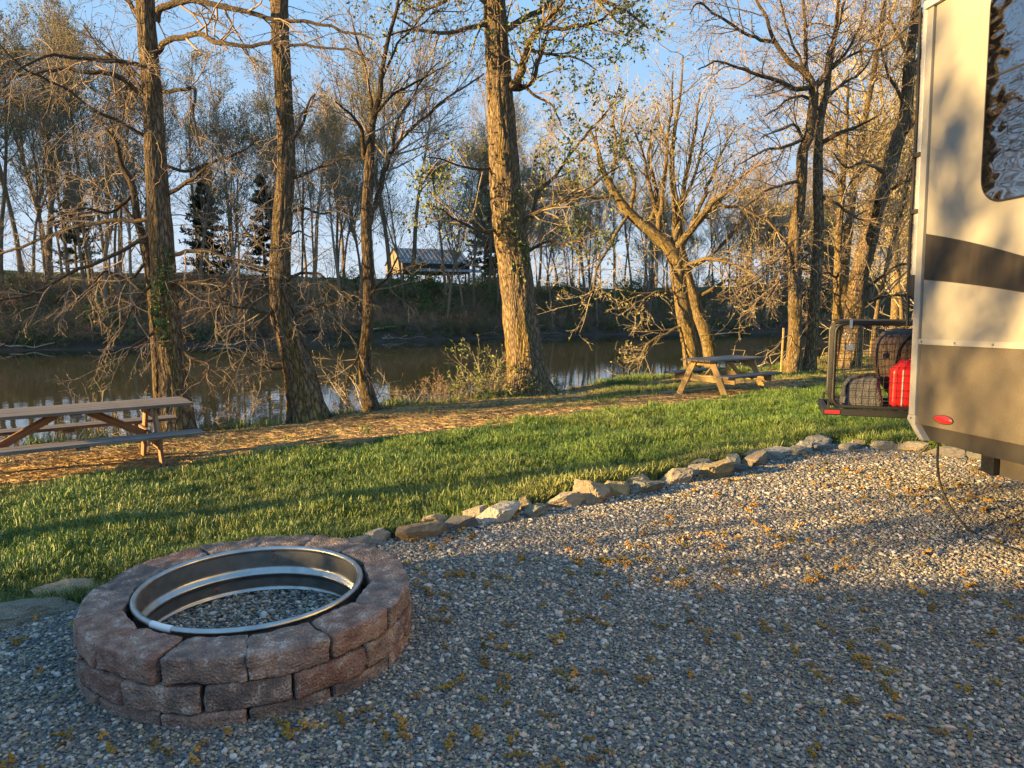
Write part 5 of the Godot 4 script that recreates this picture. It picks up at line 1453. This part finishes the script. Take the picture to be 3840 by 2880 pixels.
func build_far_woods() -> void:
	var kinds: Array = []
	var buds := [M.bud_far, M.bud_green, M.bud_far, M.bud_red, M.bud_green, M.bud_far, M.bud_red]
	for k in 7:
		kinds.append(wood_tree(300 + k * 17, [16.0, 17.5, 15.0, 18.0, 14.0, 16.5, 13.0][k], [0.17, 0.20, 0.14, 0.21, 0.12, 0.16, 0.11][k], k in [1, 4], [0.42, 0.45, 0.35, 0.5, 0.3, 0.45, 0.3][k], 0.10, M.twig_far, M.bark_far, buds[k], 0.085, [1.0, 1.05, 0.95, 1.1, 0.9, 1.0, 0.85][k]))
	var words := ["straight bare tree", "tall forked bare tree", "slender bare tree", "stout tall bare tree", "low forked bare tree", "bare tree with reddish twigs", "thin young bare tree"]
	var r := RandomNumberGenerator.new()
	r.seed = 77
	var placed: Array = []
	var tries := 0
	while placed.size() < 215 and tries < 9000:
		tries += 1
		var x := r.randf_range(-66.0, 62.0)
		var df := 0.8 + 24.0 * pow(r.randf(), 1.5)
		var d := lerp_line(SHORE, x) + df / 0.88
		var px := x / d
		if px < -0.82 or px > 0.72: continue
		if px > -0.20 and px < -0.03 and (df > 12.0 or r.randf() < 0.55): continue     # the gap with the barn
		var ok := true
		for q in placed:
			if absf(q[0] - x) + absf(q[1] - d) < 1.5: ok = false; break
		if not ok: continue
		placed.append([x, d])
		var k := r.randi() % 7
		if df > 16 and r.randf() < 0.4: k = 4
		var s := r.randf_range(0.82, 1.12) * lerpf(1.0, 0.70, smoothstep(-0.12, 0.22, px))
		var where := "at the picture's left edge" if px < -0.6 else ("left of the large bare trunk" if px < -0.5 else ("right of the large bare trunk" if px < -0.4 else ("left of the leaning trunk" if px < -0.32 else ("right of the leaning trunk" if px < -0.24 else ("left of the barn" if px < -0.17 else ("in front of the barn" if px < -0.02 else ("right of the tallest trunk" if px < 0.12 else ("behind the pale tree" if px < 0.25 else ("behind the yellow-legged table" if px < 0.36 else "towards the camper")))))))))
		plant_tree("woodland_tree", kinds[k], on_ground(x, d, -0.05), r.randf() * TAU, Vector3(s, s * r.randf_range(0.92, 1.1), s), "%s %s, %s" % [words[k], "at the far waterline" if df < 4.0 else ("halfway up the far slope" if df < 12.0 else "on the far crest"), where], "bare woods across the river")
	# out of the frame to the left: the woods that keep the far bank in shade
	for i in 46:
		var x := r.randf_range(-125.0, -46.0)
		var d := lerp_line(SHORE, x) + r.randf_range(1.0, 30.0)
		if x / d > -0.85: continue
		plant_tree("woodland_tree", kinds[r.randi() % 7], on_ground(x, d, -0.05), r.randf() * TAU, Vector3.ONE * r.randf_range(0.95, 1.2), "bare tree in the woods outside the picture that shade the far bank", "woods upstream")
	# near side, to the right: sunlit trees beyond the leaning trunk
	var warm: Array = []
	for k in 3: warm.append(wood_tree(400 + k * 13, [13.0, 11.0, 14.5][k], [0.16, 0.10, 0.19][k], k == 1, 0.22, 0.06, M.twig_pale, M.bark_pale, M.bud_far, 0.075, 1.15))
	var n := 0
	tries = 0
	placed.clear()
	while n < 26 and tries < 3000:
		tries += 1
		var d := r.randf_range(26.0, 62.0)
		var x := d * r.randf_range(0.375, 0.66)
		if d > lerp_line(BANK, x) - 0.6: continue
		var ok := true
		for q in placed:
			if absf(q[0] - x) + absf(q[1] - d) < 2.4: ok = false; break
		if not ok: continue
		placed.append([x, d])
		n += 1
		var k := r.randi() % 3
		plant_tree("sunlit_tree", warm[k], on_ground(x, d, -0.05), r.randf() * TAU, Vector3.ONE * r.randf_range(0.75, 1.15), "%s lit gold on the near bank beyond the carrier" % ["straight bare tree", "forked bare tree", "tall bare tree"][k], "sunlit trees on the right bank")
	# dark evergreens
	var ced := [cedar_kind(501, 9.0), cedar_kind(502, 10.5)]
	var spots := [[-22.6, 54.0, 0, 1.0, "dark evergreen cedar behind the two leaning trunks across the river"], [-19.4, 57.0, 1, 0.85, "smaller dark cedar just right of the far bank's broad cedar"], [-2.7, 72.0, 1, 1.05, "slender dark evergreen left of the tallest trunk across the river"], [-1.2, 76.0, 0, 1.35, "evergreen with a sunlit crown beside the tallest trunk across the river"], [-36.0, 60.0, 0, 0.9, "dark evergreen deep in the woods at the left across the river"], [31.0, 80.0, 0, 1.1, "dark evergreen across the river behind the three bare trees"], [36.0, 84.0, 1, 1.1, "dark evergreen across the river behind the carrier"]]
	for s in spots: plant_tree("cedar_tree", ced[s[2]], on_ground(s[0], s[1], -0.05), r.randf() * TAU, Vector3.ONE * s[3], s[4], "dark evergreens across the river")
	# undergrowth on the far slope
	var green := [shrub_kind(601, 1.8, 9, 0.02, 0.11, 5, M.twig_far, M.leaf_shrub), shrub_kind(602, 1.3, 8, -0.02, 0.10, 6, M.twig_far, M.leaf_shrub)]
	var bare := [shrub_kind(611, 2.4, 8, 0.02, 0.05, 1, M.twig_far, M.leaf_dry), shrub_kind(612, 1.6, 9, -0.03, 0.05, 1, M.twig_far, M.leaf_dry)]
	for i in 120:
		var x := r.randf_range(-34.0, 36.0)
		var df := r.randf_range(1.2, 15.0)
		var d := lerp_line(SHORE, x) + df / 0.88
		var px := x / d
		var leafy: bool = r.randf() < (0.25 if px < -0.25 else (0.85 if px < 0.08 else 0.45))
		var k := r.randi() % 2
		var where := "left part" if px < -0.25 else ("middle" if px < 0.08 else "right part")
		if leafy: plant_shrub("green_shrub", green[k], on_ground(x, d), r.randf() * TAU, r.randf_range(0.7, 1.5), "%s green shrub on the %s of the far slope" % [["upright", "spreading"][k], where], "shrub", "green shrubs on the far slope")
		else: plant_shrub("bare_bush", bare[k], on_ground(x, d), r.randf() * TAU, r.randf_range(0.7, 1.4), "%s leafless bush on the %s of the far slope" % [["upright", "spreading"][k], where], "bush", "leafless bushes on the far slope")
	var mass := Node3D.new()
	mass.name = "far_undergrowth"
	add_child(mass)
	tag(mass, "tangled brush, saplings and leaf litter covering the far slope", "undergrowth", "", "stuff")
	var brush: Array = []
	for k in 3:
		var sk := shrub_kind(630 + k, [1.5, 1.0, 2.2][k], [7, 9, 5][k], [0.03, -0.04, 0.1][k], 0.09, [1, 2, 1][k], M.twig_far, M.leaf_dry)
		brush.append(sk)
	var bx: Array = [[], [], [], [], [], []]
	for i in 3200:
		var x := r.randf_range(-42.0, 44.0)
		var df := 0.15 + 11.0 * pow(r.randf(), 1.5)
		var d := lerp_line(SHORE, x) + df / 0.88
		if x / d < -0.8 or x / d > 0.7: continue
		var sc := r.randf_range(0.35, 0.85)
		bx[r.randi() % 3].append(Transform3D(Basis(Vector3.UP, r.randf() * TAU).scaled(Vector3(sc, sc * r.randf_range(0.7, 1.2), sc)), on_ground(x, d)))
	for k in 3:
		var wc: Array = []
		for i in bx[k].size(): wc.append(Color(1, 1, 1))
		multi("brush_twigs", brush[k][1], M.twig_far, bx[k], wc, mass)
		if brush[k][2]: multi("brush_leaves", brush[k][2], M.leaf_shrub if k == 1 else M.leaf_dry, bx[k], wc, mass)
	# dead wood along the waterline
	for i in 30:
		var x := r.randf_range(-30.0, 28.0)
		var d := lerp_line(SHORE, x) + r.randf_range(-0.6, 1.4)
		var mb := MB.new()
		var pts := PackedVector3Array()
		var rads := PackedFloat32Array()
		var a := r.randf_range(-0.5, 0.9)
		var ln := r.randf_range(1.0, 4.0)
		for k in 6:
			var f := k / 5.0
			pts.append(Vector3((f - 0.5) * ln, 0.12 + 0.35 * f * r.randf() + 0.05 * sin(f * 9.0), r.randf_range(-0.08, 0.08)))
			rads.append(lerpf(0.07, 0.02, f) * r.randf_range(0.7, 1.1))
		mb.tube(pts, rads, 6, 1.0, true)
		for k in 3: mb.tube(PackedVector3Array([pts[k + 1], pts[k + 1] + Vector3(r.randf_range(-0.4, 0.6), r.randf_range(0.2, 0.7), r.randf_range(-0.3, 0.3))]), PackedFloat32Array([0.025, 0.008]), 4)
		var o := part("driftwood_log", mb.mesh(), M.twig_far if i % 3 else M.twig_pale, self, Vector3(x, maxf(ground(x, -d), WATER) - 0.05, -d), Basis(Vector3.UP, a))
		tag(o, "dead branch lying at the far waterline", "log", "dead branches along the far waterline")

# ---------------------------------------------------------------- plants on the near bank
func build_bank_plants() -> void:
	var r := RandomNumberGenerator.new()
	r.seed = 909
	var dry := [shrub_kind(701, 0.9, 8, -0.10, 0.03, 1, M.twig_pale, M.leaf_dry), shrub_kind(702, 0.6, 9, -0.05, 0.03, 1, M.twig, M.leaf_dry), shrub_kind(703, 1.2, 6, -0.12, 0.03, 1, M.twig_pale, M.leaf_dry)]
	var spots := [[-7.6, 10.6, 1, 1.0, "dry bramble on the bank at the picture's left edge"], [-6.9, 11.3, 2, 0.9, "tall dry bramble seen above the weathered table"], [-6.35, 11.9, 0, 1.0, "dry bramble under the weathered table's top"], [-5.2, 12.3, 1, 1.0, "dry bramble right of the large trunk's foot"], [-4.75, 12.6, 2, 0.8, "arching dry bramble between the large and the leaning trunk"], [-3.2, 13.7, 1, 0.8, "low dry bramble right of the leaning trunk"], [-3.0, 14.1, 2, 1.0, "tangle of dry vines beside the slim forked tree"], [-2.2, 15.2, 0, 0.8, "dry weeds right of the slim forked tree"], [-1.5, 15.8, 1, 1.1, "dry weeds midway to the tallest trunk"], [-0.9, 16.3, 0, 1.0, "tall dry weeds left of the tallest trunk"], [-0.2, 16.8, 1, 1.0, "dry bramble close to the tallest trunk"], [1.3, 17.6, 1, 0.6, "low dry weeds right of the tallest trunk"], [8.6, 21.6, 0, 0.8, "dry brush between the three bare trees"], [9.9, 22.9, 1, 1.0, "dry brush at the foot of the thin sapling"]]
	for s in spots: plant_shrub("bramble", dry[s[2]], on_ground(s[0], s[1]), r.randf() * TAU, s[3], s[4], "bramble", "dry brambles on the near bank")
	var green := [shrub_kind(711, 1.3, 6, 0.03, 0.06, 3, M.twig_pale, M.leaf_young), shrub_kind(712, 0.8, 8, 0.0, 0.06, 4, M.twig_pale, M.leaf_young)]
	for s in [[-0.55, 16.5, 0, 1.0, "upright budding shrub left of the tallest trunk"], [-1.1, 16.1, 1, 0.9, "low budding shrub among the dry weeds"], [0.15, 16.75, 1, 0.8, "leafy shoots at the tallest trunk's foot"], [0.8, 17.0, 1, 0.6, "small leafy shoots on the tallest trunk's right side"]]:
		plant_shrub("budding_shrub", green[s[2]], on_ground(s[0], s[1]), r.randf() * TAU, s[3], s[4], "shrub", "budding shrubs on the near bank")
	var mb := MB.new()
	mb.cbox(Vector3(0, 0.65, 0), Vector3(0.05, 1.4, 0.04), 0.006)
	tag(part("wooden_stake", mb.mesh(), M.wood_yellow, self, on_ground(8.05, 21.4), Basis(Vector3(0, 0, 1), -0.02)), "thin upright wooden stake left of the three bare trees", "stake")
	for i in 3:
		mb = MB.new()
		var pts := PackedVector3Array()
		var rads := PackedFloat32Array()
		for k in 8:
			pts.append(Vector3(k * 0.45 - 1.6, 0.10 + 0.22 * absf(sin(k * 1.1 + i)), 0.15 * sin(k * 2.0 + i)))
			rads.append(lerpf(0.06, 0.015, k / 7.0))
		pts = smooth_line(pts, 3)
		var rr := PackedFloat32Array()
		for k in pts.size(): rr.append(lerpf(0.05, 0.012, float(k) / pts.size()))
		mb.tube(pts, rr, 6)
		for k in 6:
			var b := pts[3 + k * 3]
			mb.tube(PackedVector3Array([b, b + Vector3(r.randf_range(-0.3, 0.3), r.randf_range(0.2, 0.6), r.randf_range(-0.3, 0.3)), b + Vector3(r.randf_range(-0.6, 0.6), r.randf_range(0.2, 0.8), r.randf_range(-0.5, 0.5))]), PackedFloat32Array([0.02, 0.013, 0.006]), 4)
		tag(part("fallen_branch", mb.mesh(), M.twig_pale, self, Vector3(9.4 + i * 1.5, WATER, -(27.4 + i * 0.9)), Basis(Vector3.UP, 0.3 + i * 0.25)), "sun-bleached fallen branch in the water behind the yellow-legged table, %s one" % ["nearest", "middle", "farthest"][i], "branch", "fallen branches in the river")

# ---------------------------------------------------------------- what shades the foreground: another camper and trees, out of the frame to the left
func build_shade_casters() -> void:
	var t := thing("neighbouring_trailer", "white travel trailer parked on the next site, outside the picture, shading the gravel", "camper", Vector3(-16.6, 0, 3.4))
	part("body", slab([[-4.2, 0.6], [4.2, 0.6], [4.2, 3.2], [3.9, 3.35], [-3.9, 3.35], [-4.2, 3.2]], -1.25, 1.25), M.rv_white, t)
	var mb := MB.new()
	mb.rod(Vector3(0.5, 0.36, -1.2), Vector3(0.5, 0.36, 1.2), 0.36, 20)
	mb.rod(Vector3(-0.4, 0.36, -1.2), Vector3(-0.4, 0.36, 1.2), 0.36, 20)
	part("wheels", mb.mesh(), M.black_rubber, t)
	var r := RandomNumberGenerator.new()
	r.seed = 5150
	var bushy := wood_tree(455, 7.5, 0.09, true, 0.16, 0.08, M.twig, M.bark_pale, M.bud_green, 0.06, 0.95)
	for s in [[-13.5, -1.2, 0.9]]:
		plant_tree("young_tree", bushy, on_ground(s[0], s[1], -0.05), r.randf() * TAU, Vector3.ONE * s[2], "twiggy young tree on the next site, outside the picture, dappling the camper", "trees on the next site")
	var kind := wood_tree(450, 12.0, 0.16, true, 0.36, 0.05, M.twig, M.bark_pale, M.bud_green, 0.07, 0.95)
	for s in [[-20.5, -1.0, 1.0], [-26.0, 4.4, 1.0]]:
		plant_tree("campsite_tree", kind, on_ground(s[0], s[1], -0.05), r.randf() * TAU, Vector3.ONE * s[2], "bare tree on the next site, outside the picture, dappling the lawn", "trees on the next site")

# ---------------------------------------------------------------- scattered stuff
func multi(called: String, m: Mesh, mt: Material, xf: Array, cols: Array, parent: Node) -> void:
	var mm := MultiMesh.new()
	mm.transform_format = MultiMesh.TRANSFORM_3D
	mm.use_colors = true
	mm.mesh = m
	mm.instance_count = xf.size()
	for i in xf.size():
		mm.set_instance_transform(i, xf[i])
		mm.set_instance_color(i, cols[i])
	var o := MultiMeshInstance3D.new()
	o.name = called
	o.multimesh = mm
	o.material_override = mt
	o.set_meta("kind", "stuff")
	parent.add_child(o, true)

func pebble_mesh(sd: int) -> ArrayMesh:
	var r := RandomNumberGenerator.new()
	r.seed = sd
	var mb := MB.new()
	var p: Array = []
	for v: Vector3 in [Vector3(1, 0, 0), Vector3(-1, 0, 0), Vector3(0, 1, 0), Vector3(0, -1, 0), Vector3(0, 0, 1), Vector3(0, 0, -1)]: p.append(v * r.randf_range(0.8, 1.15))
	var mids := {}
	var mid := func(a: int, b: int) -> Vector3:
		var k := mini(a, b) * 10 + maxi(a, b)
		if not mids.has(k): mids[k] = ((p[a] + p[b]) / 2.0).normalized() * r.randf_range(0.78, 1.08)
		return mids[k]
	var sq := func(v: Vector3) -> Vector3: return Vector3(v.x * 0.5, clampf(v.y, -0.62, 0.62) * 0.30, v.z * 0.36)
	for f: Array in [[0, 2, 4], [4, 2, 1], [1, 2, 5], [5, 2, 0], [0, 4, 3], [4, 1, 3], [1, 5, 3], [5, 0, 3]]:
		var a: Vector3 = p[f[0]]
		var b: Vector3 = p[f[1]]
		var c: Vector3 = p[f[2]]
		var ab: Vector3 = mid.call(f[0], f[1])
		var bc: Vector3 = mid.call(f[1], f[2])
		var ca: Vector3 = mid.call(f[2], f[0])
		for t: Array in [[a, ab, ca], [ab, b, bc], [ca, bc, c], [ab, bc, ca]]:
			var x: Vector3 = sq.call(t[0])
			var y: Vector3 = sq.call(t[1])
			var z: Vector3 = sq.call(t[2])
			if (y - x).cross(z - x).dot(x + y + z) > 0: mb.tri(x, y, z)
			else: mb.tri(x, z, y)
	return mb.mesh()

func scatter_gravel() -> void:
	var r := RandomNumberGenerator.new()
	r.seed = 31337
	var pal := [[Color(0.10, 0.102, 0.105), 28], [Color(0.165, 0.163, 0.16), 27], [Color(0.25, 0.243, 0.23), 15], [Color(0.22, 0.195, 0.125), 13], [Color(0.34, 0.28, 0.18), 9], [Color(0.42, 0.40, 0.37), 5], [Color(0.46, 0.31, 0.23), 2], [Color(0.54, 0.47, 0.39), 1]]
	var pick: Array = []
	for q in pal:
		for k in q[1]: pick.append(q[0])
	var xf: Array = []
	var cl: Array = []
	for k in 6: xf.append([]); cl.append([])
	var root := Node3D.new()
	root.name = "gravel"
	root.set_meta("kind", "stuff")
	root.set_meta("label", "loose blue grey and tan gravel spread over the camper site")
	root.set_meta("category", "gravel")
	add_child(root)
	var d := 1.55
	while d < 7.7:
		var dd := 0.10
		var w0 := maxf(-0.80 * d - 0.35, -4.6)
		var w1 := minf(0.80 * d + 0.35, 5.6)
		var dens := 9000.0 if d < 3.2 else (7000.0 if d < 5.0 else 5200.0)
		var big := 1.0 if d < 3.2 else (1.12 if d < 5.0 else 1.3)
		for i in int((w1 - w0) * dd * dens):
			var x := r.randf_range(w0, w1)
			var e := d + r.randf() * dd
			if e > lerp_line(EDGE, x) + 0.04: continue
			var rc := Vector2(x + 1.15, e - 3.08).length()
			if rc > 0.47 and rc < 0.655: continue
			var k := r.randi() % 6
			var c: Color = pick[r.randi() % pick.size()]
			var s := 0.0150 * big * exp(r.randfn() * 0.26)
			if c.r > 0.35: s *= r.randf_range(1.0, 1.7)
			c = c * r.randf_range(0.8, 1.2)
			var b := Basis.from_euler(Vector3(r.randf_range(-0.5, 0.5), r.randf() * TAU, r.randf_range(-0.5, 0.5))).scaled(Vector3.ONE * s)
			xf[k].append(Transform3D(b, Vector3(x, ground(x, -e) + 0.006 + r.randf_range(0.0, 0.007) + (0.03 if rc < 0.47 else 0.0), -e)))
			cl[k].append(c)
		d += dd
	for k in 6: multi("pebbles", pebble_mesh(800 + k), M.stone, xf[k], cl[k], root)
	# fallen catkins: knotted tassels of little beads
	var cx: Array = []
	var cc: Array = []
	for k in 3: cx.append([]); cc.append([])
	for i in 1250:
		var e := 1.6 + 6.0 * r.randf()
		var x := r.randf_range(-0.8 * e, 0.8 * e)
		if e > lerp_line(EDGE, x) - 0.03: continue
		if noise.get_noise_2d(x * 7.0 + 90.0, e * 7.0) < r.randf_range(-0.55, 0.25): continue
		var rc := Vector2(x + 1.15, e - 3.08).length()
		if rc < 0.72: continue
		var k := r.randi() % 3
		cx[k].append(Transform3D(Basis.from_euler(Vector3(r.randf_range(-0.3, 0.3), r.randf() * TAU, 0))
			.scaled(Vector3.ONE * r.randf_range(0.8, 1.4)), Vector3(x, ground(x, -e) + 0.021, -e)))
		cc[k].append(Color(0.34, 0.19, 0.028).lerp([Color(0.17, 0.13, 0.022), Color(0.46, 0.24, 0.06), Color(0.36, 0.24, 0.025)][r.randi() % 3], r.randf()) * r.randf_range(0.45, 1.05))
	var lit := Node3D.new()
	lit.name = "fallen_catkins"
	lit.set_meta("kind", "stuff")
	lit.set_meta("label", "ochre and olive fallen tree catkins strewn over the gravel")
	lit.set_meta("category", "catkins")
	add_child(lit)
	for k in 3:
		var mb := MB.new()
		var p := Vector3(-0.025, 0, 0)
		var dir := Vector3(1, 0, 0)
		for j in 20:
			dir = (dir + Vector3(0, 0, r.randf_range(-0.7, 0.7))).normalized()
			p += dir * 0.0036
			var s := r.randf_range(0.0038, 0.0068)
			var o := p + Vector3(r.randf_range(-0.008, 0.008), r.randf_range(0, 0.010), r.randf_range(-0.008, 0.008))
			var v := [o + Vector3(s, 0, 0), o + Vector3(0, 0, s), o - Vector3(s, 0, 0), o - Vector3(0, 0, s)]
			for m in 4:
				mb.tri(v[(m + 1) % 4], v[m], o + Vector3(0, s, 0))
				mb.tri(v[m], v[(m + 1) % 4], o - Vector3(0, s, 0))
		multi("tassels", mb.mesh(), M.catkin, cx[k], cc[k], lit)
	# a few dry stalks on the gravel
	var sx: Array = []
	var sc: Array = []
	for i in 90:
		var e := 1.7 + 4.5 * r.randf()
		var x := r.randf_range(-0.8 * e, 0.8 * e)
		if e > lerp_line(EDGE, x) - 0.03 or Vector2(x + 1.15, e - 3.08).length() < 0.74: continue
		sx.append(Transform3D(Basis(Vector3.UP, r.randf() * TAU).scaled(Vector3.ONE * r.randf_range(0.5, 1.3)), Vector3(x, ground(x, -e) + 0.022, -e)))
		sc.append(Color(0.36, 0.29, 0.16) * r.randf_range(0.7, 1.1))
	var st := MB.new()
	st.tube(PackedVector3Array([Vector3(-0.07, -0.004, 0), Vector3(-0.02, 0.003, 0.006), Vector3(0.03, 0.002, -0.004), Vector3(0.07, -0.003, 0.004)]), PackedFloat32Array([0.0016, 0.0018, 0.0016, 0.001]), 4)
	multi("dry_stalks", st.mesh(), M.straw, sx, sc, lit)

func grass_clump(sd: int, blades: int, h0: float, h1: float, width: float, spread: float) -> ArrayMesh:
	var r := RandomNumberGenerator.new()
	r.seed = sd
	var mb := MB.new()
	for b in blades:
		var a := r.randf() * TAU
		var o := Vector3(cos(a), 0, sin(a)) * spread * sqrt(r.randf())
		var h := r.randf_range(h0, h1)
		var ba := r.randf() * TAU
		var bend := Vector3(cos(ba), 0, sin(ba)) * h * r.randf_range(0.15, 0.8)
		var fa := r.randf() * TAU
		var s := Vector3(cos(fa), 0, sin(fa)) * width * 0.5
		mb.col = Color(1, 1, 1) * r.randf_range(0.55, 1.35)
		if r.randf() < 0.14: mb.col = Color(2.2, 1.6, 1.2)
		var p0 := o + Vector3(0, -0.01, 0)
		var p1 := o + bend * 0.18 + Vector3(0, h * 0.5, 0)
		var p2 := o + bend * 0.55 + Vector3(0, h * 0.86, 0)
		var p3 := o + bend + Vector3(0, h * (1.0 - 0.25 * bend.length() / h), 0)
		mb.quad(p0 - s, p0 + s, p1 + s * 0.9, p1 - s * 0.9)
		mb.quad(p1 - s * 0.9, p1 + s * 0.9, p2 + s * 0.6, p2 - s * 0.6)
		mb.tri(p2 - s * 0.6, p2 + s * 0.6, p3)
	return mb.mesh()

func scatter_grass() -> void:
	var r := RandomNumberGenerator.new()
	r.seed = 4242
	var root := Node3D.new()
	root.name = "lawn_grass"
	add_child(root)
	tag(root, "tufty green lawn grass between the stone edging and the straw", "grass", "", "stuff")
	var xf: Array = []
	var cl: Array = []
	for k in 5: xf.append([]); cl.append([])
	var put := func(x: float, e: float, size: float, dry: float) -> void:
		var k := r.randi() % 5
		var nz := noise.get_noise_2d(x * 5.0, e * 5.0)
		var n2 := noise.get_noise_2d(x * 1.6 + 31.0, e * 1.6)
		var c := Color(0.040, 0.115, 0.014).lerp(Color(0.105, 0.185, 0.024), clampf(0.45 + nz * 1.3 + r.randf_range(-0.3, 0.3), 0.0, 1.0))
		c = c.lerp(Color(0.27, 0.25, 0.085), clampf(dry + maxf(0.0, n2) * 0.5 + (0.25 if r.randf() < 0.08 else 0.0), 0.0, 0.85))
		var s := size * (0.82 + 0.75 * nz + 0.35 * noise.get_noise_2d(x * 16.0, e * 16.0) + r.randf_range(-0.2, 0.3))
		if s < 0.25: return
		var b := Basis.from_euler(Vector3(r.randf_range(-0.2, 0.2), r.randf() * TAU, r.randf_range(-0.2, 0.2))).scaled(Vector3(s * 1.1, s, s * 1.1))
		xf[k].append(Transform3D(b, on_ground(x, e, 0.008)))
		cl[k].append(c)
	for i in 90000:
		var e := 2.6 + 16.0 * pow(r.randf(), 1.25)
		var x := r.randf_range(-0.78 * e - 0.4, minf(0.78 * e + 0.4, 10.5))
		if e < lerp_line(EDGE, x) + 0.10 or e > lerp_line(LAWN_FAR, x) + 0.25 * noise.get_noise_2d(x * 9.0, e * 9.0) * 2.0: continue
		var edge := e - lerp_line(EDGE, x)
		put.call(x, e, 1.0, 0.28 if (edge < 0.7 and x > 0.0 and x < 2.0) else 0.04)
	for i in 26000:      # thin grass and tufts in the straw and along the bank
		var x := r.randf_range(-9.0, 14.0)
		var lf := lerp_line(LAWN_FAR, x)
		var bk := lerp_line(BANK, x)
		var e := lerpf(lf, bk + 0.4, r.randf())
		var u := (e - lf) / (bk - lf)
		var nz := noise.get_noise_2d(x * 3.0 + 200.0, e * 3.0)
		var want := 0.02 + 0.25 * smoothstep(0.05, 0.45, nz) + 0.55 * smoothstep(0.78, 0.98, u) * clampf(0.4 + nz * 2.0, 0.0, 1.0)
		if x > 0.5: want += 0.45 * smoothstep(-0.15, 0.25, nz) * smoothstep(0.25, 0.6, u)
		if x > 6.5: want += 0.2
		if r.randf() > want: continue
		put.call(x, e, r.randf_range(0.6, 1.2) * (1.5 if u > 0.85 else 0.85), 0.30 if r.randf() < 0.5 else 0.1)
	for k in 5: multi("grass_tufts", grass_clump(900 + k, 18, 0.045, 0.125, 0.0052, 0.05), M.grass, xf[k], cl[k], root)

func scatter_straw() -> void:
	var r := RandomNumberGenerator.new()
	r.seed = 616
	var root := Node3D.new()
	root.name = "straw_mulch"
	add_child(root)
	tag(root, "golden brown straw strewn on the bare ground along the bank", "straw", "", "stuff")
	var xf: Array = []
	var cl: Array = []
	for k in 4: xf.append([]); cl.append([])
	for i in 44000:
		var x := r.randf_range(-9.5, 12.0)
		var lf := lerp_line(LAWN_FAR, x) - 0.25
		var bk := lerp_line(BANK, x)
		var e := lerpf(lf, bk + 0.3, pow(r.randf(), 1.2))
		var u := (e - lf) / (bk - lf)
		if absf(x) / maxf(e, 0.1) > 0.85: continue
		var nz := noise.get_noise_2d(x * 2.5 + 400.0, e * 2.5)
		if r.randf() > 0.75 + nz * 1.2 - 0.35 * smoothstep(0.6, 1.0, u) - (0.35 * smoothstep(0.2, 0.5, u) if x > 1.0 else 0.0): continue
		var k := r.randi() % 4
		var s := r.randf_range(0.7, 1.25)
		var b := Basis(Vector3.UP, r.randf() * TAU if r.randf() < 0.5 else 0.65 + r.randf_range(-0.4, 0.4)).scaled(Vector3(s, s, s))
		xf[k].append(Transform3D(b, on_ground(x, e, 0.012 + r.randf() * 0.012)))
		cl[k].append(Color(0.40, 0.25, 0.10).lerp([Color(0.58, 0.42, 0.19), Color(0.22, 0.115, 0.05), Color(0.64, 0.50, 0.25)][r.randi() % 3], r.randf()))
	for k in 4:
		var mb := MB.new()
		for j in 12:
			var a := r.randfn() * 0.5
			var c := Vector3(r.randf_range(-0.09, 0.09), r.randf_range(-0.004, 0.010), r.randf_range(-0.09, 0.09))
			var d := Vector3(cos(a), r.randf_range(-0.06, 0.10), sin(a)) * r.randf_range(0.04, 0.11)
			mb.col = Color(1, 1, 1) * r.randf_range(0.6, 1.25)
			mb.tube(PackedVector3Array([c - d, c + Vector3(0, 0.004, 0.006), c + d]), PackedFloat32Array([0.0030, 0.0034, 0.0022]), 3)
		multi("straws", mb.mesh(), M.straw, xf[k], cl[k], root)
